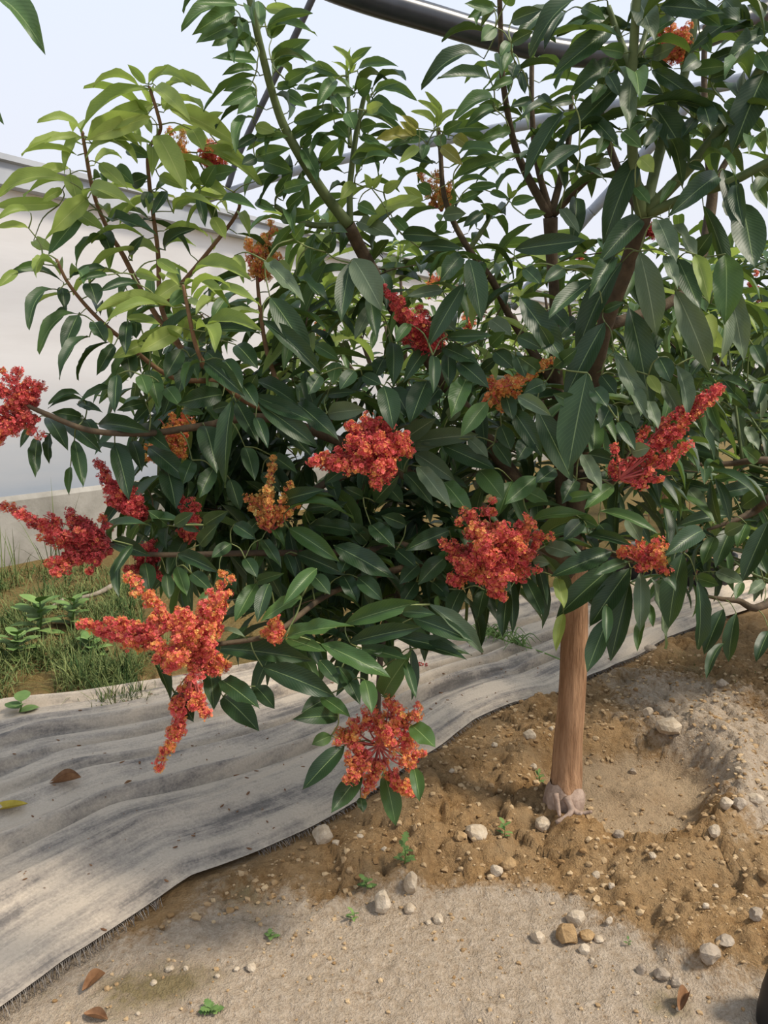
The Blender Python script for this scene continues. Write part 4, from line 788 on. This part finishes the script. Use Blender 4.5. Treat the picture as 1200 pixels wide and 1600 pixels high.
for _ in range(70):
    c = P(random.uniform(1010, 1290), random.uniform(420, 900), random.uniform(2.95, 3.9)); RF += whorl(c, (-.3, -.8, .5), 9, .18, (0, 0, 1, 1, 3, 2), .6)
XL = [[(1210, 935, 2.85), (1150, 938, 2.75), (1093, 930, 2.7)], [(1230, 775, 2.8), (1177, 800, 2.75), (1147, 813, 2.72), (1105, 828, 2.7)], [(1230, 728, 3.0), (1130, 725, 2.95), (1040, 726, 2.9)]]
bush((2.55, 4.15), 2.45, 1.2, 130, ((0, 0, 1, 3, 3), (0, 1, 1, 2)), 'mango tree with dull silvery leaves reaching in low beside the soil ridge', 150, seed=3, extra_limbs=XL, extra_leaves=RD, pans=3, tone=0.35, fill=RF)
bush((0.25, 6.1), 2.55, 1.25, 85, ((0, 1, 1), (1, 1, 2, 2)), 'sunlit yellow-green mango tree behind the ground cloth, straight behind the flowering tree', 120, seed=5, pans=6, tone=0.6)
bush((1.75, 6.9), 2.55, 1.25, 80, ((0, 1, 1), (1, 1, 2)), 'green mango tree behind the dark vertical limb of the flowering tree', 100, seed=8, pans=5, tone=0.4)
bush((3.2, 8.7), 2.7, 1.3, 70, ((0, 1, 1), (1, 2, 2)), 'far mango tree with orange panicles, second beyond the ground cloth', 60, seed=9, pans=6, tone=0.6)
bush((4.2, 6.6), 2.7, 1.4, 100, ((0, 1, 3), (1, 1, 2)), 'mango tree farther along the soil ridge, behind the silvery-leaved one', 60, seed=12, pans=5, tone=0.5)
bush((5.2, 11.2), 2.8, 1.4, 60, ((1, 1, 2), (1, 2, 2)), 'farthest pale mango tree at the end of the orchard row', 30, seed=14, pans=4, tone=0.5)
bush((1.55, 10.0), 2.4, 1.2, 60, ((1, 1, 2), (1, 2, 2)), 'bright green mango tree standing closest to the plastic film wall', 60, seed=15, pans=3, tone=0.6)
ol = [hand_leaf(-18, 8, 62, 73, 30, 1, 1.35), hand_leaf(-45, 170, 1, 190, 12, 1, 1.4), hand_leaf(-30, -5, -110, 40, 30, 1, 1.3), hand_leaf(-30, 0, -60, 120, 30, 0, 1.4), hand_leaf(-30, -20, 20, -90, 30, 1, 1.4)]
bush((-2.05, 1.35), 2.3, 0.55, 22, ((0, 1), (1, 1)), 'mango leaf tip hanging in against the sky from a tree beyond the frame', 3, seed=17, pans=0, extra_limbs=[[(-160, 30, 1.4), (-35, 5, 1.37)]], extra_leaves=ol)

# ------------------------------------------------------------------ stones and clods
random.seed(21)
def ico():
    import bmesh
    bm = bmesh.new(); bmesh.ops.create_icosphere(bm, subdivisions=2, radius=1); v = np.array([x.co[:] for x in bm.verts]); f = np.array([[q.index for q in p.verts]+[p.verts[2].index] for p in bm.faces]); bm.free(); return v, f
def ico1():
    import bmesh
    bm = bmesh.new(); bmesh.ops.create_icosphere(bm, subdivisions=1, radius=1); v = np.array([x.co[:] for x in bm.verts]); f = np.array([[q.index for q in p.verts]+[p.verts[2].index] for p in bm.faces]); bm.free(); return v, f
IC = ico(); IC1 = ico1()
def rock(seed, sx_, sy_, sz_):
    r = np.random.default_rng(seed); v = IC[0].copy()
    for _ in range(9):                              # chop flat facets
        d = unit(r.normal(size=3)); k = r.uniform(0.62, 0.9); e = v@d; v = v-np.maximum(e-k, 0)[:, None]*d
    v = v*(1+0.06*r.normal(size=(len(v), 1))); return v*np.array([sx_, sy_, sz_]), IC[1]
def stone(px, py, wpx, hpx, mtl, label, group=None):
    wz_ = hpx; g_ = G(px, py+hpx*0.35); k = g_[1]/F*1.12; sx_ = wpx/2*k; sz_ = hpx/2*k*1.05
    v, f = rock(random.randrange(9999), sx_*1.05, sx_*random.uniform(.8, 1.0), sz_); a = random.uniform(-.4, .4); c, s = math.cos(a), math.sin(a)
    v = np.stack([v[:, 0]*c-v[:, 1]*s, v[:, 0]*s+v[:, 1]*c, v[:, 2]], 1); mb = MB(); mb.add(v, f, random.uniform(-.15, .15))
    o = link('stone', mb.mesh('stone', mtl, smooth=False), label=label, cat='stone', group=group); o.location = (g_[0], g_[1], zg(*g_)+sz_*0.50); return o
ST = [
 (504, 1304, 36, 30, M_STONE, 'pale stone tucked under the frayed edge of the ground cloth'),
 (599, 1408, 31, 36, M_STONE, 'upright rounded pale stone among small weeds on the path edge'),
 (641, 1385, 28, 38, M_STONE, 'tall cream stone standing behind a leafy sprig'),
 (640, 1417, 20, 16, M_STONE, 'small cream stone at the foot of the tall cream stone'),
 (645, 1346, 15, 21, M_BSTONE, 'narrow tan stone upright behind the leafy sprig'),
 (745, 1313, 37, 28, M_STONE, 'whitish chunky stone left of the trunk on brown soil'),
 (718, 1327, 18, 14, M_BSTONE, 'small tan stone against the whitish chunky stone'),
 (826, 1175, 24, 18, M_STONE, 'pale flat stone on the brown slope below the ground cloth'),
 (848, 1299, 26, 22, M_STONE, 'wedge-shaped pale stone at the foot of the roots'),
 (966, 1318, 19, 16, M_GSTONE, 'brownish grey stone lying in the silt of the basin'),
 (900, 1428, 33, 27, M_STONE, 'round whitish stone on top of the small stone heap'),
 (887, 1452, 38, 32, M_BSTONE, 'large brown lump under the round whitish stone'),
 (917, 1459, 24, 16, M_BSTONE, 'ochre stone right of the large brown lump'),
 (842, 1458, 25, 20, M_STONE, 'lone pale stone left of the small stone heap'),
 (936, 1465, 16, 12, M_STONE, 'small pale stone at the right end of the stone heap'),
 (913, 1478, 20, 17, M_STONE, 'cream stone at the bottom of the stone heap'),
 (775, 1363, 20, 20, M_STONE, 'cream angular stone on brown soil below the whitish chunky stone'),
 (794, 1358, 24, 18, M_BSTONE, 'tan lump beside the cream angular stone'),
 (685, 1430, 18, 18, M_STONE, 'small pale stone where brown soil meets the pale path'),
 (669, 1437, 11, 8, M_STONE, 'tiny flat pale stone on the path edge'),
 (931, 1378, 14, 12, M_STONE, 'little white stone on the near ridge of the basin'),
 (955, 1401, 12, 13, M_STONE, 'little white stone a step below the near ridge'),
 (951, 1443, 12, 16, M_STONE, 'small upright pale stone right of the stone heap'),
 (1105, 1506, 38, 34, M_GSTONE, 'broad flat grey stone near the black container'),
 (1130, 1492, 28, 14, M_GSTONE, 'thin grey slab behind the broad flat grey stone'),
 (1035, 1517, 28, 20, M_GSTONE, 'grey lump left of the broad flat grey stone'),
 (1003, 1508, 17, 22, M_GSTONE, 'narrow grey lump at the left end of the grey stones'),
 (1056, 1530, 20, 18, M_GSTONE, 'small grey lump below the other grey stones'),
 (1130, 1314, 22, 18, M_STONE, 'tan stone on the outer slope of the ridge'),
 (1150, 1309, 24, 20, M_GSTONE, 'rounded grey stone on the outer slope of the ridge'),
 (1176, 1287, 24, 18, M_STONE, 'pale oval stone high on the outer slope of the ridge'),
 (1103, 1293, 16, 13, M_BSTONE, 'ochre pebble on the steep inside of the ridge'),
 (1113, 1335, 18, 20, M_STONE, 'pale upright stone at the end of the ridge'),
 (1178, 1466, 26, 20, M_GSTONE, 'grey lump above the black container'),
 (1192, 1394, 20, 22, M_BSTONE, 'dark tan lump above the grey lump and black container'),
 (1163, 1444, 20, 14, M_BSTONE, 'tan lump on the orange soil near the black container'),
 (1018, 1360, 13, 12, M_STONE, 'tiny pale stone on the near ridge beneath the silt'),
 (918, 1264, 12, 10, M_STONE, 'tiny white stone wedged beside the roots'),
 (1045, 1163, 40, 24, M_STONE, 'broad pale lump crowning the back of the basin ridge'),
 (1010, 1146, 18, 18, M_STONE, 'small pale lump on the back of the basin ridge'),
 (990, 1185, 12, 10, M_GSTONE, 'small dark stone in the shade inside the back ridge'),
 (1017, 1014, 20, 12, M_GSTONE, 'brown stone resting on the cloth edge under the drooping leaves'),
 (1128, 1080, 18, 14, M_GSTONE, 'dull stone on rough soil behind the ridge'),
]
for s in ST: stone(*s)
for (x, y, s_) in ((265, 1510, 14), (240, 1533, 11), (393, 1511, 18), (370, 1515, 10), (290, 1510, 10), (995, 1551, 9), (1117, 1389, 11), (1100, 1446, 12), (832, 1224, 12), (772, 1188, 11), (925, 1494, 10), (1163, 1417, 10), (340, 1525, 10), (860, 1168, 9), (215, 1580, 9), (705, 1240, 9), (1060, 1575, 8), (1075, 1290, 10), (1150, 1240, 11), (600, 1345, 10), (563, 1320, 12), (525, 1322, 13)):
    stone(x, y, s_, s_*.85, M_STONE, 'tiny pale pebble lying loose on the soil', 'loose pale pebbles on the soil')
cr = MB()
for _ in range(9000):
    x, y = random.uniform(-0.9, 2.2), random.uniform(1.45, 4.0); px, py = proj((x, y, 0))
    if not (-60 < px < 1260 and py < 1680): continue
    t, s = mat_t(np.array(x), np.array(y))
    if t > -0.03: continue
    e = float(basin_e(np.array(x), np.array(y))); pm = float(path_mask(np.array(x), np.array(y)))
    if e < 0.75 and random.random() < 0.7: continue
    if pm > .5 and random.random() < 0.6: continue
    r = 0.0028+(0.0115 if pm < .5 else .005)*random.random()**3.2; v = IC1[0]*(1+0.22*RNG.normal(size=(len(IC1[0]), 1)))*r*np.array([1, random.uniform(.7, 1), random.uniform(.55, .9)])
    cr.add(v+np.array([x, y, zg(x, y)+r*.3]), IC1[1], random.uniform(-.5, .5))
link('soil_crumbs', cr.mesh('soil_crumbs', M_CRUMB, smooth=False), label='loose crumbs and grit of ochre soil strewn over the ground', cat='soil', kind='stuff')

# ------------------------------------------------------------------ fallen leaves and litter
def fallen(px, py, lpx, ang, mtl, label, curl=0.35, z=0.0, wid=0.34):
    g_ = G(px, py); L = lpx*g_[1]/F*1.15; mb = MB(); t = np.linspace(0, 1, 13); u = np.linspace(-1, 1, 7); V = []; 
    for ti in t:
        w_ = wid*L*math.sin(math.pi*ti**.85)**.8*.5+0.0005
        for uj in u: V.append(((ti-.5)*L, w_*uj, 0.003+curl*L*(uj*uj)*(.4+.6*ti)*math.sin(math.pi*ti)+0.10*L*(ti-.5)**2*2))
    V = np.array(V); f = [(i*7+j, i*7+j+1, (i+1)*7+j+1, (i+1)*7+j) for i in range(12) for j in range(6)]
    V = np.concatenate([V, V+np.array([0, 0, 0.0008])]); f += [(a+91, b+91, c+91, d+91) for a, b, c, d in f]
    mb.add(V, f, random.uniform(-.2, .2)); o = link('fallen_leaf', mb.mesh('fallen_leaf', mtl), label=label, cat='leaf')
    tt, ss = mat_t(np.array(g_[0]), np.array(g_[1])); zz = zg(*g_)+0.003
    if 0 <= tt <= 1: zz = max(zz, 0.010+float(folds(ss, tt)))
    o.location = (g_[0], g_[1], zz+z); o.rotation_euler = (0, 0, ang)
fallen(104, 1251, 44, 0.4, M_DRY, 'curled brown dry leaf lying on the ground cloth', 0.5)
fallen(12, 1293, 60, 0.25, M_YDRY, 'yellowed leaf lying on the ground cloth', 0.15)
fallen(147, 1538, 42, 1.0, M_DRY, 'reddish curled dry leaf on soil beside the cloth edge', 0.6)
fallen(150, 1590, 44, -0.3, M_DRY, 'brown dry leaf on mossy soil beside the green seedling', 0.4)
fallen(1068, 1572, 46, 0.9, M_DRY, 'folded tan dry leaf on soil near the black container', 0.7)
fallen(202, 1252, 12, 0.8, M_DRY, 'tiny dark brown leaf scrap on a cloth fold', 0.3)
deb = MB()
for _ in range(420):
    s = random.uniform(0.2, 3.6); t = random.betavariate(1.2, 1.6); qv = np.interp(s, ns, nn_)*(1-t)+np.interp(s, fs, fn_)*t; p = s*DM+qv*NM
    z = 0.012+float(folds(np.array(s), np.array(t))); r = 0.002+0.006*random.random()**2.5; a = random.random()*3.14
    v = IC1[0]*np.array([r*1.8, r*.6, r*.4]); v = np.stack([v[:, 0]*math.cos(a)-v[:, 1]*math.sin(a), v[:, 0]*math.sin(a)+v[:, 1]*math.cos(a), v[:, 2]], 1)
    deb.add(v+np.array([p[0], p[1], z]), IC1[1], random.uniform(-.6, 0))
link('litter', deb.mesh('litter', M_DRY), label='dark specks of dry plant litter scattered on the ground cloth', cat='litter', kind='stuff')

fb = MB(); gf = G(659, 1058); cs = np.array([(gf[0]+random.gauss(0, .022), gf[1]+random.gauss(0, .018), 0.03+random.random()*.012) for _ in range(16)])
cs[:, 2] += [float(folds(np.array(c[0]*DM[0]+c[1]*DM[1]), mat_t(np.array(c[0]), np.array(c[1]))[0])) - .018 for c in cs]
floret_batch(fb, cs, np.full(16, .008), np.full(16, .22), 12, .005)
link('fallen_florets', fb.mesh('fallen_florets', M_FLORET, smooth=False), label='little heap of fallen dark red florets on the ground cloth', cat='florets', kind='stuff')

# ------------------------------------------------------------------ weeds and grass
def blade(mb, b, d, L, w_, tint, droop=0.5):
    side = unit(np.cross(d, [0, 0, 1.0]))*w_; pts = []
    for i, t in enumerate((0, .35, .7, 1)):
        c = b+d*L*t+np.array([0, 0, -droop*L*t*t*.6]); k = (1, .9, .6, 0.05)[i]; pts += [c-side*k, c+side*k]
    mb.add(pts, [(0, 1, 3, 2), (2, 3, 5, 4), (4, 5, 7, 6)], tint)
def grass(name, area, n, L, label, wd=0.0022, cat='grass'):
    mb = MB()
    for _ in range(n):
        for _t in range(20):
            px, py = random.uniform(area[0], area[2]), random.uniform(area[1], area[3])
            g_ = G(px, py)
            if (g_-W0)@WN > -0.24: continue
            if float(vnoise(np.array(g_[0]*3.5), np.array(g_[1]*3.5), 7)) > random.uniform(0.2, .52): break
        if (g_-W0)@WN > -0.24: continue
        d = unit(np.array([random.gauss(0, .55), random.gauss(0, .55), 1.0]))
        blade(mb, np.array([g_[0], g_[1], zg(*g_)-.005]), d, L*random.uniform(.25, 1.0)*random.uniform(.6, 1.7), wd*random.uniform(.6, 1.6), random.uniform(-.6, .7), random.uniform(.2, 1.2))
    link(name, mb.mesh(name, M_GRASS), label=label, cat=cat, kind='stuff')
grass('grass_patch', (-200, 925, 225, 1112), 15000, 0.19, 'tangled green grass and weeds between ground cloth and wall plinth')
grass('grass_fringe', (140, 1010, 268, 1118), 3000, 0.10, 'fine dark green weeds creeping over the cloth beneath the drooping panicle', 0.0018)
grass('dry_grass', (-300, 893, 640, 935), 2600, 0.17, 'sparse yellowish grass along the foot of the wall plinth', 0.0028)
grass('short_grass', (1040, 1020, 1200, 1110), 220, 0.03, 'thin short grass tufts on rough soil behind the ridge', 0.0015)
def tall_tuft(px, py, n, L, label):
    g_ = G(px, py); mb = MB()
    for _ in range(n): blade(mb, np.array([g_[0]+random.gauss(0, .05), g_[1]+random.gauss(0, .05), zg(*g_)-.01]), unit(np.array([random.gauss(0, .28), random.gauss(0, .28), 1])), L*random.uniform(.5, 1), .004, random.uniform(-.3, .3), random.uniform(.1, .6))
    link('grass_tuft', mb.mesh('grass_tuft', M_GRASS), label=label, cat='grass', kind='stuff')
tall_tuft(20, 918, 16, .85, 'tall thin grass stalks in front of the plinth, by the cloth end')
tall_tuft(88, 910, 14, .95, 'tall thin grass stalks rising past the plinth under the drooping leaves')
tall_tuft(140, 900, 12, .7, 'tall bent grass stalks at the plinth behind the dull red panicle')
def seedling(px, py, n, Lpx, label, up=0.6, wr=0.34, name='weed', lob=True, stems=1):
    g_ = G(px, py); k = g_[1]/F*1.1; L = Lpx*k; b = np.array([g_[0], g_[1], zg(*g_)]); tt, ss = mat_t(np.array(b[0]), np.array(b[1]))
    if 0 <= tt <= 1: b[2] = max(b[2], .008+float(folds(ss, tt)))
    r = link(name, None, label=label, cat='weed'); r.location = b
    mb = MB(); top = np.array([random.uniform(-.2, .2)*L, 0, L*up]); mb.tube([np.array([0, 0, -.01]), top*.5+np.array([.05*L, 0, 0]), top], [L*.03, L*.025, L*.015], 5); link('stem', mb.mesh('stem', M_WEED), r)
    for i in range(n):
        a = i*2.4+random.random(); t = (i+.5)/n; B = top*t; d = unit(np.array([math.cos(a), math.sin(a), .35+.6*t])); ll = L*random.uniform(.45, .7); mb = MB(); V = []; na = 9
        s_ = unit(np.cross(d, [0, 0, 1.0])); nrm = np.cross(s_, d)
        for q_ in range(na):
            u = q_/(na-1); w_ = ll*wr*math.sin(math.pi*min(1, u**.9+.02))**.7*.5*(1+(.35*math.cos(q_*math.pi) if lob else 0))
            c = B+d*ll*u-np.array([0, 0, .35*ll*u*u]); V += [c-s_*w_, c+nrm*(-.02*ll), c+s_*w_]
        f = [(3*q_+j, 3*q_+j+1, 3*q_+4+j, 3*q_+3+j) for q_ in range(na-1) for j in (0, 1)]
        mb.add(V, f, random.uniform(-.3, .4)); link('leaf', mb.mesh('leaf', M_WEED), r)
seedling(632, 1372, 9, 42, 'leafy sprig with notched leaves behind the tall cream stone', .9, .38)
seedling(574, 1398, 8, 30, 'small weed left of the upright rounded stone', .6, .5)
seedling(550, 1437, 7, 28, 'low weed with narrow leaves at the edge of the pale path', .5, .3)
seedling(424, 1462, 6, 24, 'tiny faint weed on the pale path soil', .3, .5)
seedling(332, 1580, 7, 38, 'broad green seedling flat on the mossy soil near the bottom', .25, .6)
seedling(787, 1325, 7, 26, 'thin sprout beside the whitish chunky stone', .9, .35)
seedling(841, 1235, 9, 26, 'small green weed against the left foot of the trunk', .6, .3)
seedling(982, 1478, 4, 14, 'tiny green sprout among crumbs below the basin', .8, .4)
seedling(30, 1125, 4, 52, 'broad pale green weed leaf lying over the cloth edge', .4, .8, lob=False)
seedling(60, 1000, 16, 75, 'bushy broad-leaved weed in the grass patch', .7, .5, lob=False)
seedling(20, 1040, 16, 70, 'dark broad-leaved weed in the grass near the cloth end', .6, .5, lob=False)
seedling(150, 1030, 14, 50, 'bright green leafy weed in the grass by the drooping panicle', .6, .5, lob=False)
seedling(110, 985, 14, 60, 'mid-green leafy weed in the middle of the grass patch', .7, .45, lob=False)
# uprooted weed lying on the cloth
wr_ = link('uprooted_weed', None, label='wilted uprooted green weed lying on the cloth behind the trunk', cat='weed')
def matz(p):
    tt, ss = mat_t(np.array(p[0]), np.array(p[1])); return 0.016+float(folds(ss, tt)) if 0 <= tt <= 1 else zg(*p)+.01
pp = [G(*q_) for q_ in ((878, 1049), (840, 1037), (800, 1023), (765, 1010), (748, 1000))]; sp = spline([(a[0], a[1], matz(a)) for a in pp], 5); mb = MB(); mb.tube(sp, .004, 6, .2); link('stem', mb.mesh('stem', M_WEED), wr_)
mb = MB()
for _ in range(70):
    i = random.randrange(8, len(sp)); b = sp[i]; a = random.random()*6.28; d = np.array([math.cos(a), math.sin(a), random.uniform(.1, .9)]); L = random.uniform(.05, .14)
    mb.tube(spline([b, b+d*L*.5+np.array([0, 0, .02]), b+d*L*np.array([1, 1, .2])+RNG.normal(size=3)*.015], 3), [.003, .0035, .0035, .003, .0025, .002, .001], 4, random.uniform(-.2, .5))
link('wilted_leaves', mb.mesh('wilted_leaves', M_WEED), wr_, kind='stuff')
# a stick, dry stalks, pots
def stick(px0, py0, px1, py1, r, label, z=0.03):
    a, b = G(px0, py0), G(px1, py1); mb = MB(); s = spline([(a[0], a[1], zg(*a)+z), ((a[0]+b[0])/2+.02, (a[1]+b[1])/2, z+.02), (b[0], b[1], zg(*b)+z)], 5); mb.tube(s, np.linspace(r, r*.6, len(s)), 7)
    link('stick', mb.mesh('stick', M_STICK), label=label, cat='stick')
stick(178, 938, 118, 952, .02, 'grey dead stick lying in the grass patch', .06)
stick(100, 962, 50, 975, .014, 'thin grey stick half hidden in the grass patch', .06)
def pot(px, py, r, h, label, top=1.15, name='plant_pot'):
    g_ = G(px, py); t = link(name, None, label=label, cat='pot'); t.location = (g_[0], g_[1], zg(*g_)-.01)
    def lathe(prof, nm, mtl):
        mb = MB(); n = len(prof); seg = 28; V = [(a*math.cos(j*2*math.pi/seg), a*math.sin(j*2*math.pi/seg), z) for a, z in prof for j in range(seg)]
        mb.add(V, [(i*seg+j, i*seg+(j+1) % seg, (i+1)*seg+(j+1) % seg, (i+1)*seg+j) for i in range(n-1) for j in range(seg)]); link(nm, mb.mesh(nm, mtl), t)
    lathe([(0, 0), (r*.95, 0), (r, .02), (r*top, h-.03), (r*top, h-.005)], 'body', M_BLACK)
    lathe([(r*top*.99, h-.035), (r*top*1.06, h-.03), (r*top*1.06, h), (r*top*.97, h), (r*top*.96, h-.06)], 'rim', M_BLACK)
    lathe([(r*top*.98, h-.05), (r*.5, h-.035), (0.001, h-.03)], 'soil_fill', M_BSTONE)
pot(1100, 925, .17, .32, 'black plastic pot behind the cloth under the silvery-leaved tree')
pot(1010, 908, .16, .30, 'black plastic pot half hidden behind drooping leaves beyond the cloth')
pot(930, 935, .16, .30, 'black plastic pot in deep shade behind the trunk')
# black container, its side just inside the frame
bx = link('black_container', None, label='black rounded plastic container standing by the grey stones', cat='container')
gb = G(1232, 1600); bx.location = (gb[0]+.005, gb[1], zg(*gb)-.02)
def lathe_part(prof, nm, mtl, parent):
    mb = MB(); n = len(prof); seg = 36; V = [(a*math.cos(j*2*math.pi/seg), a*math.sin(j*2*math.pi/seg), z) for a, z in prof for j in range(seg)]
    mb.add(V, [(i*seg+j, i*seg+(j+1) % seg, (i+1)*seg+(j+1) % seg, (i+1)*seg+j) for i in range(n-1) for j in range(seg)]); link(nm, mb.mesh(nm, mtl), parent)
lathe_part([(0.001, 0), (.066, 0), (.074, .012), (.074, .05), (.068, .10), (.058, .15), (.046, .185), (.030, .20)], 'body', M_BLACK, bx)
lathe_part([(.034, .195), (.036, .20), (.036, .222), (.032, .226), (.001, .226)], 'cap', M_BLACK, bx)
dry = link('dry_stalks', None, label='thin dead reddish stalks standing behind the drooping leaf whorl', cat='stalks')
for k in range(9):
    g_ = G(1050+random.uniform(-12, 14), 945); mb = MB(); b = np.array([g_[0], g_[1], zg(*g_)-.01]); e = b+np.array([random.gauss(0, .12), random.gauss(0, .1), random.uniform(.55, .95)])
    mb.tube(spline([b, (b+e)/2+RNG.normal(size=3)*.03, e], 4), np.linspace(.006, .002, 9), 5, .2); link('stalk', mb.mesh('stalk', M_DRY), dry)
